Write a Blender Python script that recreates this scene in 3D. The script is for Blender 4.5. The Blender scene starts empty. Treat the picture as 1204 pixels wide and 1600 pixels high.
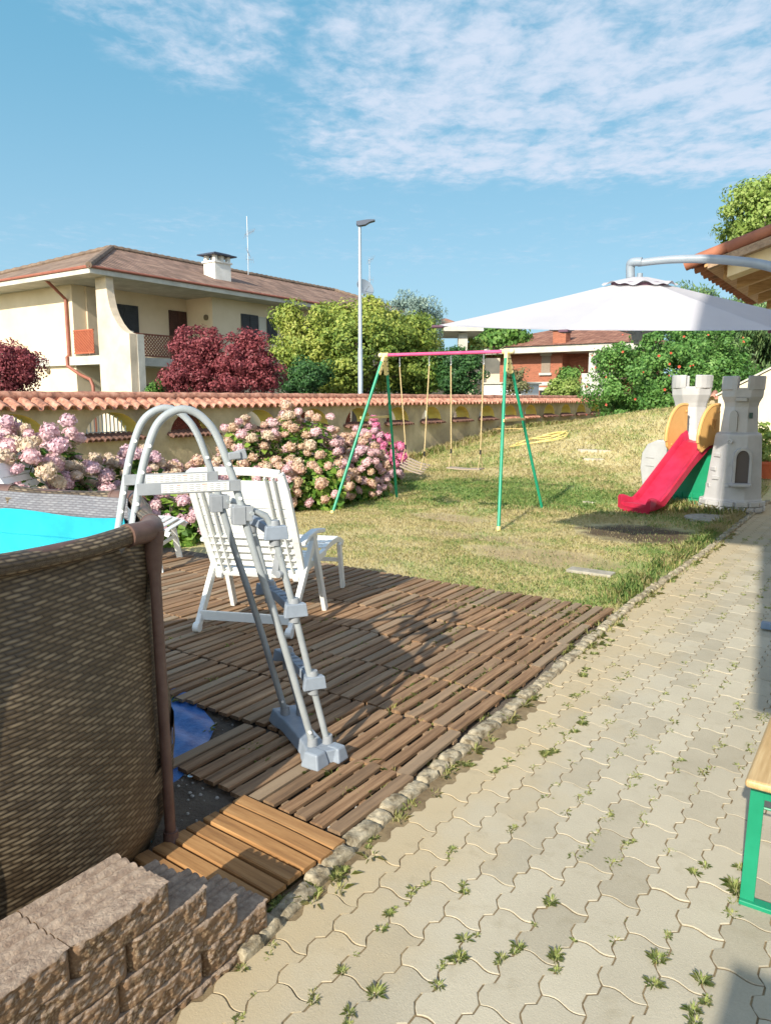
import bpy, math, random
import numpy as np
from math import sin, cos, pi, radians, atan, tan, sqrt, exp, atan2
from mathutils import Vector, Matrix
random.seed(7); rng = np.random.default_rng(11)
sc = bpy.context.scene
# ------------------------------------------------------------------ camera
F_PX, HC = 1156.0, 1.62
PITCH = atan((800 - 622) / F_PX); YAW = radians(34.3)
cd = bpy.data.cameras.new('camera'); cam = bpy.data.objects.new('camera', cd); sc.collection.objects.link(cam)
cd.sensor_fit = 'VERTICAL'; cd.sensor_height = 36; cd.lens = 36 * F_PX / 1600; cd.clip_end = 3000; cd.clip_start = .05
cam.location = (0, 0, HC); cam.rotation_euler = (pi / 2 - PITCH, 0, YAW)
sc.camera = cam
# ------------------------------------------------------------------ light
SUN_EL, SUN_R = radians(29), -.13
w = bpy.data.worlds.new('World'); sc.world = w; w.use_nodes = True
def build_world():
    nt = w.node_tree; nt.nodes.clear(); N = nt.nodes.new; L = nt.links.new
    out = N('ShaderNodeOutputWorld'); bg = N('ShaderNodeBackground'); sky = N('ShaderNodeTexSky')
    sky.sky_type = 'NISHITA'; sky.sun_disc = False; sky.sun_elevation = SUN_EL; sky.sun_rotation = radians(175)
    sky.air_density = 1.0; sky.dust_density = .6; sky.ozone_density = 1.6
    bg.inputs['Strength'].default_value = .15
    tc = N('ShaderNodeTexCoord'); sep = N('ShaderNodeSeparateXYZ'); L(tc.outputs['Generated'], sep.inputs[0])
    def m(op, a, b=None, c=None):
        n = N('ShaderNodeMath'); n.operation = op
        for i, v in enumerate((a, b, c)):
            if v is None: continue
            if isinstance(v, (int, float)): n.inputs[i].default_value = v
            else: L(v, n.inputs[i])
        return n.outputs[0]
    def mr(v, a, b, c=0., d=1.):
        n = N('ShaderNodeMapRange'); n.interpolation_type = 'SMOOTHSTEP'
        L(v, n.inputs[0])
        for i, q in enumerate((a, b, c, d)): n.inputs[i + 1].default_value = q
        return n.outputs[0]
    z = m('MAXIMUM', sep.outputs[2], .03)
    # cloud layer as a flat sheet overhead: position = direction / height, turned to lie along the view
    px = m('DIVIDE', m('ADD', m('MULTIPLY', sep.outputs[0], cos(YAW)), m('MULTIPLY', sep.outputs[1], sin(YAW))), z)
    py = m('DIVIDE', m('SUBTRACT', m('MULTIPLY', sep.outputs[1], cos(YAW)), m('MULTIPLY', sep.outputs[0], sin(YAW))), z)
    cmb = N('ShaderNodeCombineXYZ'); L(px, cmb.inputs[0]); L(m('MULTIPLY', py, .8), cmb.inputs[1])
    def noise(scale, det, rough, off=0):
        mp = N('ShaderNodeMapping'); mp.inputs['Location'].default_value = (off, off * .7, 0); L(cmb.outputs[0], mp.inputs[0])
        n = N('ShaderNodeTexNoise'); n.inputs['Scale'].default_value = scale; n.inputs['Detail'].default_value = det
        n.inputs['Roughness'].default_value = rough; n.inputs['Distortion'].default_value = .35; L(mp.outputs[0], n.inputs['Vector']); return n.outputs[0]
    big = noise(1.9, 4, .55, 3.1); fine = noise(6.5, 7, .62, 1.7); rip = noise(16, 4, .6, .4)
    # main bank to the upper right, a smaller patch to the upper left, wisps low down
    bank = m('MULTIPLY', mr(m('ADD', py, m('MULTIPLY', px, -.05)), 4.0, 3.25), mr(m('ADD', px, m('MULTIPLY', py, .13)), -.30, .40))
    dx = m('ADD', px, .52); dy = m('SUBTRACT', py, 2.1)
    patch = m('MULTIPLY', mr(m('ADD', m('MULTIPLY', m('POWER', dx, 2), 2.6), m('POWER', dy, 2)), .55, 0.0), .8)
    wisp = m('MULTIPLY', m('MULTIPLY', mr(py, 3.6, 4.4), mr(py, 7.5, 5.2)), .30)
    bias = m('ADD', m('MAXIMUM', bank, patch), wisp)
    dens = m('ADD', m('MULTIPLY', big, .7), m('ADD', m('MULTIPLY', fine, 1.0), m('MULTIPLY', rip, .5)))
    mask = mr(m('ADD', dens, m('MULTIPLY', bias, .46)), 1.20, 1.78)
    mask = m('MULTIPLY', mask, m('MINIMUM', m('MULTIPLY', bias, 1.6), 1.0))
    mask = m('MULTIPLY', mask, .92)
    mx = N('ShaderNodeMix'); mx.data_type = 'RGBA'; L(mask, mx.inputs[0])
    tint = N('ShaderNodeMix'); tint.data_type = 'RGBA'; tint.blend_type = 'MULTIPLY'; tint.inputs[0].default_value = 1; hz = N('ShaderNodeMix'); hz.data_type = 'RGBA'; L(m('MULTIPLY', mr(sep.outputs[2], .8, .45, .1, .9), mr(py, -.6, .4)), hz.inputs[0]); h2 = N('ShaderNodeMix'); h2.data_type = 'RGBA'; L(mr(sep.outputs[2], .48, .02), h2.inputs[0]); h2.inputs[6].default_value = HIGH; h2.inputs[7].default_value = HAZE; L(h2.outputs[2], hz.inputs[7]); L(sky.outputs[0], hz.inputs[6])
    L(hz.outputs[2], tint.inputs[6]); tint.inputs[7].default_value = SKY_TINT
    L(tint.outputs[2], mx.inputs[6]); mx.inputs[7].default_value = CLOUD
    L(mx.outputs[2], bg.inputs['Color']); L(bg.outputs[0], out.inputs[0])
SKY_TINT = (1.0, 1.04, 1.0, 1); CLOUD = (2.8, 3.15, 3.75, 1); HAZE = (1.46, 2.42, 3.25, 1); HIGH = (.60, 1.68, 2.6, 1)
build_world()
ld = bpy.data.lights.new('sun', 'SUN'); ld.energy = 4.0; ld.angle = radians(.53); ld.color = (1, .93, .80)
lo = bpy.data.objects.new('sun', ld); sc.collection.objects.link(lo)
LDIR = Vector((SUN_R, 1, 0)).normalized() * cos(SUN_EL) + Vector((0, 0, -sin(SUN_EL)))
lo.rotation_euler = LDIR.to_track_quat('-Z', 'Y').to_euler(); lo.location = (0, -5, 12)
sc.view_settings.view_transform = 'Standard'; sc.view_settings.look = 'None'
sc.view_settings.exposure = .76; sc.view_settings.gamma = 1
# ------------------------------------------------------------------ where things stand (survey helpers)
def ss(a, b, t):
    t = min(1, max(0, (t - a) / (b - a))); return t * t * (3 - 2 * t)
def T(x, y):
    y0 = 12.6 + 2.6 * ss(-6.5, -10.6, x)
    A = .6 + .82 * ss(-10.6, -3.6, x)
    return A * ss(y0, y0 + 8.5, y) * (1 - ss(-2.2, -.6, x)) * (1 if x > -13 else 0)
def ray(x, y):
    cx = (x - 602) / F_PX; cy = (800 - y) / F_PX
    X, Y, Z = cx, cos(PITCH) + cy * sin(PITCH), -sin(PITCH) + cy * cos(PITCH)
    return (X * cos(YAW) - Y * sin(YAW), X * sin(YAW) + Y * cos(YAW), Z)
def G(x, y, z=0.):
    d = ray(x, y); t = (z - HC) / d[2]; return Vector((d[0] * t, d[1] * t, z))
def at(x, y, D):      # D metres ahead of the camera
    d = ray(x, y); t = D / (d[1] * cos(YAW) - d[0] * sin(YAW)); return Vector((d[0] * t, d[1] * t, HC + d[2] * t))
def onx(x, y, X):
    d = ray(x, y); t = X / d[0]; return Vector((X, d[1] * t, HC + d[2] * t))
def ony(x, y, Y):
    d = ray(x, y); t = Y / d[1]; return Vector((d[0] * t, Y, HC + d[2] * t))
def gh(x, y):         # on the terrain
    d = ray(x, y); t = 3.
    while t < 80:
        if HC + d[2] * t <= T(d[0] * t, d[1] * t): break
        t += .02
    return Vector((d[0] * t, d[1] * t, T(d[0] * t, d[1] * t)))
# ------------------------------------------------------------------ materials
def nodes(name):
    m = bpy.data.materials.new(name); m.use_nodes = True; nt = m.node_tree
    return m, nt, nt.nodes['Principled BSDF'], nt.nodes.new, nt.links.new
def rgba(c): return (c[0], c[1], c[2], 1)
def sRGB(r, g, b):
    f = lambda c: (c / 255 / 12.92) if c <= 10 else ((c / 255 + .055) / 1.055) ** 2.4
    return (f(r), f(g), f(b))
def MAT(name, c1, c2=None, rough=.6, ns=4., bump=0., bs=40., metal=0., spec=.5, c3=None, det=6, coords='Object', stretch=None, objvar=0, bdist=.01, lo_=.35, hi_=.65):
    m, nt, P, N, L = nodes(name)
    P.inputs['Roughness'].default_value = rough; P.inputs['Metallic'].default_value = metal
    P.inputs['Specular IOR Level'].default_value = spec; P.inputs['Base Color'].default_value = rgba(c1)
    tc = N('ShaderNodeTexCoord'); vec = tc.outputs[coords]
    if stretch:
        mp = N('ShaderNodeMapping'); mp.inputs['Scale'].default_value = stretch; L(vec, mp.inputs[0]); vec = mp.outputs[0]
    if c2 is not None:
        n = N('ShaderNodeTexNoise'); n.inputs['Scale'].default_value = ns; n.inputs['Detail'].default_value = det; n.inputs['Roughness'].default_value = .65; L(vec, n.inputs['Vector'])
        r = N('ShaderNodeValToRGB'); r.color_ramp.elements[0].position = lo_; r.color_ramp.elements[1].position = hi_
        r.color_ramp.elements[0].color = rgba(c1); r.color_ramp.elements[1].color = rgba(c2)
        if c3 is not None:
            e = r.color_ramp.elements.new(.5 * (lo_ + hi_)); e.color = rgba(c3)
        L(n.outputs[0], r.inputs[0]); col = r.outputs[0]
        if objvar:
            oi = N('ShaderNodeObjectInfo'); hs = N('ShaderNodeHueSaturation')
            mr = N('ShaderNodeMapRange'); mr.inputs[3].default_value = 1 - objvar; mr.inputs[4].default_value = 1 + objvar
            L(oi.outputs['Random'], mr.inputs[0]); L(mr.outputs[0], hs.inputs['Value']); L(col, hs.inputs['Color']); col = hs.outputs[0]
        L(col, P.inputs['Base Color'])
    if bump:
        n = N('ShaderNodeTexNoise'); n.inputs['Scale'].default_value = bs; n.inputs['Detail'].default_value = 6; n.inputs['Roughness'].default_value = .7; L(vec, n.inputs['Vector'])
        b = N('ShaderNodeBump'); b.inputs['Strength'].default_value = bump; b.inputs['Distance'].default_value = bdist
        L(n.outputs[0], b.inputs['Height']); L(b.outputs[0], P.inputs['Normal'])
    return m
def LEAF(name, cols, trans=.35, rough=.55, ns=.5, shift=.35):
    """leaf colour: each leaf its own tone, plus broad patches of tone"""
    m, nt, P, N, L = nodes(name)
    g = N('ShaderNodeNewGeometry'); tc = N('ShaderNodeTexCoord'); n = N('ShaderNodeTexNoise'); n.inputs['Scale'].default_value = ns; n.inputs['Detail'].default_value = 3
    L(tc.outputs['Object'], n.inputs['Vector'])
    a = N('ShaderNodeMath'); a.operation = 'MULTIPLY'; L(g.outputs['Random Per Island'], a.inputs[0]); a.inputs[1].default_value = 1 - shift
    mr = N('ShaderNodeMapRange'); L(n.outputs[0], mr.inputs[0]); mr.inputs[1].default_value = .35; mr.inputs[2].default_value = .65; mr.inputs[4].default_value = shift
    s = N('ShaderNodeMath'); s.operation = 'ADD'; L(a.outputs[0], s.inputs[0]); L(mr.outputs[0], s.inputs[1])
    r = N('ShaderNodeValToRGB'); els = r.color_ramp.elements
    els[0].color = rgba(cols[0]); els[1].color = rgba(cols[-1])
    for i, c in enumerate(cols[1:-1]): e = els.new((i + 1) / (len(cols) - 1)); e.color = rgba(c)
    L(s.outputs[0], r.inputs[0]); L(r.outputs[0], P.inputs['Base Color']); P.inputs['Roughness'].default_value = rough
    P.inputs['Specular IOR Level'].default_value = .35
    t = N('ShaderNodeBsdfTranslucent'); L(r.outputs[0], t.inputs[0]); mx = N('ShaderNodeMixShader'); mx.inputs[0].default_value = trans
    L(P.outputs[0], mx.inputs[1]); L(t.outputs[0], mx.inputs[2]); L(mx.outputs[0], nt.nodes['Material Output'].inputs[0])
    return m
# ------------------------------------------------------------------ mesh helpers
class MB:
    def __init__(s): s.v = []; s.f = []; s.mi = []
    def add(s, vs, fs, M=None, mi=0):
        o = len(s.v)
        for p in vs:
            p = Vector(p)
            if M is not None: p = M @ p
            s.v.append(tuple(p))
        for f in fs: s.f.append(tuple(i + o for i in f)); s.mi.append(mi)
        return s
    def box(s, c, d, M=None, mi=0, tap=None, rot=None):
        x, y, z = d[0] / 2, d[1] / 2, d[2] / 2; t = tap or 1
        vs = [(-x, -y, -z), (x, -y, -z), (x, y, -z), (-x, y, -z), (-x * t, -y * t, z), (x * t, -y * t, z), (x * t, y * t, z), (-x * t, y * t, z)]
        R = Matrix.Translation(c) @ (rot.to_4x4() if rot is not None else Matrix())
        if M is not None: R = M @ R
        return s.add(vs, [(0, 3, 2, 1), (4, 5, 6, 7), (0, 1, 5, 4), (1, 2, 6, 5), (2, 3, 7, 6), (3, 0, 4, 7)], R, mi)
    def bar(s, a, b, wd, th, up=(0, 0, 1), mi=0, M=None, tap=1):
        a = Vector(a); b = Vector(b); d = (b - a); L_ = d.length; d.normalize(); up = Vector(up)
        r = d.cross(up)
        if r.length < 1e-4: r = d.cross(Vector((0, 1, 0)))
        r.normalize(); u = r.cross(d).normalized(); vs = []
        for (p, k) in ((a, 1), (b, tap)):
            for sx, sz in ((-1, -1), (1, -1), (1, 1), (-1, 1)): vs.append(p + r * sx * wd / 2 * k + u * sz * th / 2 * k)
        return s.add(vs, [(0, 1, 2, 3), (7, 6, 5, 4), (0, 4, 5, 1), (1, 5, 6, 2), (2, 6, 7, 3), (3, 7, 4, 0)], M, mi)
    def tube(s, pts, r, n=10, M=None, mi=0, caps=True):
        pts = [Vector(p) for p in pts]; K = len(pts); rs = r if isinstance(r, (list, tuple)) else [r] * K
        vs = []; up = None
        for i, p in enumerate(pts):
            d = (pts[min(i + 1, K - 1)] - pts[max(i - 1, 0)]).normalized()
            if up is None:
                up = Vector((0, 0, 1)) if abs(d.z) < .9 else Vector((1, 0, 0))
            a = d.cross(up).normalized(); b = a.cross(d).normalized(); up = b
            for k in range(n): t = 2 * pi * k / n; vs.append(p + (a * cos(t) + b * sin(t)) * rs[i])
        fs = []
        for i in range(K - 1):
            for k in range(n): k2 = (k + 1) % n; fs.append((i * n + k, i * n + k2, (i + 1) * n + k2, (i + 1) * n + k))
        if caps: fs.append(tuple(range(n))[::-1]); fs.append(tuple((K - 1) * n + k for k in range(n)))
        return s.add(vs, fs, M, mi)
    def lathe(s, prof, n=16, M=None, mi=0, ph=0., caps=True):
        vs = [(r * cos(2 * pi * k / n + ph), r * sin(2 * pi * k / n + ph), z) for r, z in prof for k in range(n)]; fs = []
        for i in range(len(prof) - 1):
            for k in range(n): k2 = (k + 1) % n; fs.append((i * n + k, i * n + k2, (i + 1) * n + k2, (i + 1) * n + k))
        if caps: fs.append(tuple(range(n))[::-1]); fs.append(tuple((len(prof) - 1) * n + k for k in range(n)))
        return s.add(vs, fs, M, mi)
    def prism(s, poly, ax, a, b, M=None, mi=0):
        """polygon in the plane across axis ax, from a to b"""
        def P(p, t):
            if ax == 0: return (t, p[0], p[1])
            if ax == 1: return (p[0], t, p[1])
            return (p[0], p[1], t)
        n = len(poly); vs = [P(p, a) for p in poly] + [P(p, b) for p in poly]
        fs = [tuple(range(n)), tuple(range(n, 2 * n))[::-1]] + [((i + 1) % n, i, n + i, n + (i + 1) % n) for i in range(n)]
        return s.add(vs, fs, M, mi)
    def grid(s, fn, nu, nv, M=None, mi=0):
        vs = [fn(i / nu, j / nv) for i in range(nu + 1) for j in range(nv + 1)]
        fs = [(i * (nv + 1) + j, (i + 1) * (nv + 1) + j, (i + 1) * (nv + 1) + j + 1, i * (nv + 1) + j + 1) for i in range(nu) for j in range(nv)]
        return s.add(vs, fs, M, mi)
    def mesh(s, name, mats, smooth=False, fix=True):
        me = bpy.data.meshes.new(name); me.from_pydata(s.v, [], s.f)
        for m in (mats if isinstance(mats, (list, tuple)) else [mats]): me.materials.append(m)
        if any(s.mi): me.polygons.foreach_set('material_index', s.mi)
        if fix:
            import bmesh
            bm = bmesh.new(); bm.from_mesh(me); bmesh.ops.recalc_face_normals(bm, faces=bm.faces); bm.to_mesh(me); bm.free()
        if smooth:
            me.polygons.foreach_set('use_smooth', [True] * len(me.polygons))
            me.set_sharp_from_angle(angle=radians(smooth if smooth is not True else 40))
        return me
    def build(s, name, mats, parent=None, smooth=False, bevel=0, seg=2, fix=True):
        o = bpy.data.objects.new(name, s.mesh(name, mats, smooth, fix)); sc.collection.objects.link(o)
        if parent is not None: o.parent = parent
        if bevel:
            b = o.modifiers.new('bevel', 'BEVEL'); b.width = bevel; b.segments = seg; b.limit_method = 'ANGLE'; b.angle_limit = radians(35)
        return o
def tag(o, label=None, cat=None, group=None, kind=None):
    if label: o['label'] = label
    if cat: o['category'] = cat
    if group: o['group'] = group
    if kind: o['kind'] = kind
    return o
def empty(name, loc, label, cat, rz=0, group=None):
    o = bpy.data.objects.new(name, None); sc.collection.objects.link(o); o.location = loc; o.rotation_euler = (0, 0, rz); o.empty_display_size = .1
    return tag(o, label, cat, group)
def copy_tree(o, parent=None):
    c = o.copy(); sc.collection.objects.link(c); c.parent = parent
    for ch in [k for k in sc.objects if k.parent == o]: copy_tree(ch, c)
    return c
def npmesh(name, V, Fq, mat, parent=None, smooth=False):
    """V (n,3) float, Fq (m,k) int faces of k corners each"""
    me = bpy.data.meshes.new(name); m, k = Fq.shape
    me.vertices.add(len(V)); me.vertices.foreach_set('co', V.astype(np.float32).ravel())
    me.loops.add(m * k); me.loops.foreach_set('vertex_index', Fq.astype(np.int32).ravel())
    me.polygons.add(m); me.polygons.foreach_set('loop_start', np.arange(0, m * k, k, dtype=np.int32)); me.polygons.foreach_set('loop_total', np.full(m, k, dtype=np.int32))
    me.materials.append(mat); me.update(calc_edges=True)
    o = bpy.data.objects.new(name, me); sc.collection.objects.link(o)
    if parent is not None: o.parent = parent
    return o
def unit(a): return a / np.maximum(np.linalg.norm(a, axis=1, keepdims=True), 1e-9)
def leafquads(C, Nn, size, asp=.6, jit=.45, down=0.):
    n = len(C); Nn = unit(Nn + rng.normal(0, jit, (n, 3)))
    d = unit(np.cross(Nn, rng.normal(0, 1, (n, 3))) + np.array([0, 0, -down]))
    s_ = np.cross(Nn, d); s_ = unit(s_); L = (size * rng.uniform(.6, 1.25, n))[:, None]; W = L * asp
    V = np.stack([C - d * L * .5, C - s_ * W * .5 + Nn * L * .08, C + d * L * .5, C + s_ * W * .5 + Nn * L * .08], 1).reshape(-1, 3)
    return V, np.arange(n * 4).reshape(n, 4)
def crown_points(cen, rad, nclump, cr, per, low=-1., seed=None, power=.45):
    """leaf positions on clumps scattered through an ellipsoid"""
    u = unit(rng.normal(0, 1, (nclump, 3))); u = u[u[:, 2] > low] if low > -1 else u
    k = len(u); r = rng.uniform(0, 1, k) ** power * rng.uniform(.78, 1.08, k)
    cc = np.array(cen) + u * r[:, None] * np.array(rad)
    crr = cr * rng.uniform(.55, 1.3, k)
    d = unit(rng.normal(0, 1, (k, per, 3)).reshape(-1, 3) + np.array([0, 0, .25])).reshape(k, per, 3)
    rr = (rng.uniform(0, 1, (k, per)) ** .35)[:, :, None]
    P_ = cc[:, None, :] + d * rr * crr[:, None, None] * np.array([1, 1, .75])
    Nn = d + .5 * u[:, None, :]
    return P_.reshape(-1, 3), Nn.reshape(-1, 3), cc
BARK = MAT('bark', (.09, .065, .045), (.16, .13, .10), .9, 8, .6, 30, stretch=(1, 1, .25))
def tree(name, label, cat, base, cen, rad, mat, nclump, cr, per, size, lobes=(), group=None, trunk_r=.12, asp=.6, low=-1., jit=.45, down=0., power=.45, limbs=7, bark=None):
    """tapered trunk with limbs and a crown of separate leaves; base and cen are world points"""
    e = empty(name, base, label, cat, group=group); b = Vector(base); c = Vector(cen) - b
    P_, Nn, cc = crown_points(tuple(c), rad, nclump, cr, per, low, power=power)
    for (lc, lr, ln) in lobes:
        p2, n2, c2 = crown_points(tuple(Vector(lc) - b), lr, ln, cr, per, low, power=power); P_ = np.concatenate([P_, p2]); Nn = np.concatenate([Nn, n2]); cc = np.concatenate([cc, c2])
    V, Fq = leafquads(P_, Nn, size, asp, jit, down)
    npmesh('crown', V, Fq, mat, e)
    mb = MB(); top = c + Vector((0, 0, rad[2] * .2)); pts = [Vector((0, 0, -.1)).lerp(top, t) + Vector((sin(t * 5) * .06, cos(t * 4) * .05, 0)) * t for t in (0, .25, .5, .75, 1)]
    mb.tube(pts, [trunk_r * 1.25, trunk_r, trunk_r * .8, trunk_r * .55, trunk_r * .3], 8)
    for i in range(min(limbs, len(cc))):
        q = Vector(cc[i * (len(cc) // max(limbs, 1)) % len(cc)]); s = pts[1 + i % 3]
        mb.tube([s, s.lerp(q, .5) + Vector((0, 0, .1)), q], [trunk_r * .4, trunk_r * .25, trunk_r * .1], 6)
    mb.build('trunk', bark or BARK, e, smooth=True)
    return e
# ================================================================== THE SETTING
def lawn_mat(name, blades=False):
    m, nt, P, N, L = nodes(name)
    tc = N('ShaderNodeTexCoord'); vec = tc.outputs['Object']
    def noise(s, d=5, r=.6):
        n = N('ShaderNodeTexNoise'); n.inputs['Scale'].default_value = s; n.inputs['Detail'].default_value = d; n.inputs['Roughness'].default_value = r; L(vec, n.inputs['Vector']); return n.outputs[0]
    def mixc(f, a, b):
        x = N('ShaderNodeMix'); x.data_type = 'RGBA'; L(f, x.inputs[0])
        for i, q in ((6, a), (7, b)):
            if isinstance(q, tuple): x.inputs[i].default_value = rgba(q)
            else: L(q, x.inputs[i])
        return x.outputs[2]
    def mr(v, a, b, c=0., d=1.):
        n = N('ShaderNodeMapRange'); n.interpolation_type = 'SMOOTHSTEP'; L(v, n.inputs[0])
        for i, q in enumerate((a, b, c, d)): n.inputs[i + 1].default_value = q
        return n.outputs[0]
    def mth(op, a, b):
        n = N('ShaderNodeMath'); n.operation = op
        for i, v in enumerate((a, b)):
            if isinstance(v, (int, float)): n.inputs[i].default_value = v
            else: L(v, n.inputs[i])
        return n.outputs[0]
    def patch(x, y, rx, ry, soft=.5):
        mp = N('ShaderNodeMapping'); mp.vector_type = 'TEXTURE'; mp.inputs['Location'].default_value = (x, y, 0); mp.inputs['Scale'].default_value = (rx, ry, 40); L(vec, mp.inputs[0])
        ln = N('ShaderNodeVectorMath'); ln.operation = 'LENGTH'; L(mp.outputs[0], ln.inputs[0])
        return mr(mth('ADD', ln.outputs['Value'], mth('MULTIPLY', mth('SUBTRACT', noise(3.5), .5), 1.2)), 1 + soft * .4, 1 - soft)
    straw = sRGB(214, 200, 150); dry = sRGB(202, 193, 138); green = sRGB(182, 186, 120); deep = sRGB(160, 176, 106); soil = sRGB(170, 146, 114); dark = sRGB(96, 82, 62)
    big = noise(.55, 4); mid = noise(2.2, 5); fine = noise(45, 4, .8)
    f = mr(mth('ADD', mth('MULTIPLY', big, .7), mth('MULTIPLY', mid, .5)), .48, .72)
    gr = patch(-5.3, 11.6, 3.4, 2.0, .7); gr = mth('MAXIMUM', gr, mth('MULTIPLY', patch(-1.9, 7.4, .55, 2.6, .6), .75)); gr = mth('MAXIMUM', gr, mth('MULTIPLY', patch(-8.0, 9.5, 2.2, 1.6, .6), .8))
    f = mth('MINIMUM', mth('ADD', mth('MULTIPLY', f, .6), mth('MULTIPLY', gr, .65)), 1.0)
    if blades:
        g = N('ShaderNodeNewGeometry'); isl = g.outputs['Random Per Island']
        f = mr(mth('ADD', mth('MULTIPLY', f, .95), mth('MULTIPLY', mth('SUBTRACT', isl, .5), .8)), .12, .9)
        r = N('ShaderNodeValToRGB'); els = r.color_ramp.elements; els[0].color = rgba(sRGB(220, 206, 158)); els[1].color = rgba(sRGB(140, 170, 98))
        for p_, c in ((.35, sRGB(204, 193, 134)), (.62, sRGB(176, 182, 108))): e = els.new(p_); e.color = rgba(c)
        L(f, r.inputs[0]); col = r.outputs[0]
    else:
        r = N('ShaderNodeValToRGB'); els = r.color_ramp.elements; els[0].color = rgba(straw); els[1].color = rgba(deep)
        for p_, c in ((.35, dry), (.7, green)): e = els.new(p_); e.color = rgba(c)
        L(f, r.inputs[0]); col = mixc(mr(fine, .35, .7, 0, .45), r.outputs[0], soil)
        for (x, y, rx, ry) in ((-4.9, 8.75, .65, .35), (-2.9, 7.1, .9, .45), (-3.9, 7.7, 1.0, .22)): col = mixc(mth('MULTIPLY', patch(x, y, rx, ry), .7), col, soil)
        col = mixc(patch(-2.45, 8.95, .8, .75, .4), col, dark)  # dark soil tone that also paints in the parasol's shadow on the lawn
        b = N('ShaderNodeBump'); b.inputs['Strength'].default_value = .9; b.inputs['Distance'].default_value = .02; L(fine, b.inputs['Height']); L(b.outputs[0], P.inputs['Normal'])
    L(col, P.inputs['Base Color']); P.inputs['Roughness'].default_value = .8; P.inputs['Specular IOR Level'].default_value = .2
    if blades:
        t = N('ShaderNodeBsdfTranslucent'); L(col, t.inputs[0]); mx = N('ShaderNodeMixShader'); mx.inputs[0].default_value = .45
        L(P.outputs[0], mx.inputs[1]); L(t.outputs[0], mx.inputs[2]); L(mx.outputs[0], nt.nodes['Material Output'].inputs[0])
    return m
# far ground
mb = MB(); xs = [-900, -300, -120, -60, -30, -12.5, 14, 30, 60, 120, 300, 900]; ys = [-300, -60, -20, 0, 20, 37, 60, 120, 300, 1200]
vs = [(x, y, -.06) for x in xs for y in ys]; nY = len(ys)
mb.add(vs, [(i * nY + j, (i + 1) * nY + j, (i + 1) * nY + j + 1, i * nY + j + 1) for i in range(len(xs) - 1) for j in range(nY - 1)])
tag(mb.build('ground', MAT('field_green', (.07, .09, .04), (.14, .13, .07), .95, .3)), kind='structure')
mb = MB(); mb.add([(-20.5, -60, -.03), (-13.2, -60, -.03), (-13.2, 90, -.03), (-20.5, 90, -.03)], [(0, 1, 2, 3)])
tag(mb.build('road', MAT('asphalt', (.05, .05, .05), (.07, .07, .068), .9, 20, .3, 200)), kind='structure')
# garden lawn, one sheet with the mound
def tz(x, y): return T(x, y) + .012 * sin(x * 2.1 + 1) * sin(y * 1.7) * (0 if -1.7 < x else 1)
gx = np.linspace(-10.45, 11.5, 90); gy = np.linspace(-8, 46, 190)
V = np.array([(x, y, tz(x, y) - (.03 if (x > -1.7 and y < 12.9) or (x > -6.9 and y < 5.4) else 0)) for x in gx for y in gy]); n1, n2 = len(gx), len(gy)
I, J = np.meshgrid(np.arange(n1 - 1), np.arange(n2 - 1), indexing='ij'); I = I.ravel(); J = J.ravel()
Fq = np.stack([I * n2 + J, (I + 1) * n2 + J, (I + 1) * n2 + J + 1, I * n2 + J + 1], 1)
lawn = npmesh('lawn', V, Fq, lawn_mat('lawn_turf')); lawn.data.polygons.foreach_set('use_smooth', [True] * len(lawn.data.polygons)); tag(lawn, kind='structure')
# soil under the pool and the deck
def soilz(x, y): return .004 + .012 * sin(x * 7 + y * 3) * sin(y * 6 - x) 
mb = MB(); mb.grid(lambda u, v: (-6.9 + 5.35 * u, -3.0 + 8.3 * v, soilz(-6.9 + 5.35 * u, -3 + 8.3 * v) - .02 * (u < .01 or v > .99)), 60, 90)
tag(mb.build('bare_soil', MAT('soil', (.11, .085, .062), (.20, .165, .125), .95, 6, .9, 60, bdist=.02, c3=(.15, .12, .09)), smooth=True), kind='structure')
mb = MB()
for i in range(420):
    x = random.uniform(-2.9, -1.6); y = random.uniform(1.2, 2.6); r = random.uniform(.003, .011)
    mb.lathe([(r * .5, -r * .4), (r, 0), (r * .6, r * .55)], 6, Matrix.Translation((x, y, soilz(x, y) + r * .2)) @ Matrix.Rotation(random.random() * 6, 4, 'Z') @ Matrix.Diagonal((1, random.uniform(.6, 1), 1, 1)))
tag(mb.build('gravel', MAT('pebble', (.28, .26, .23), (.48, .45, .40), .9, 30)), 'small grey pebbles scattered on the bare soil beside the pool', 'gravel', kind='stuff')
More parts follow.
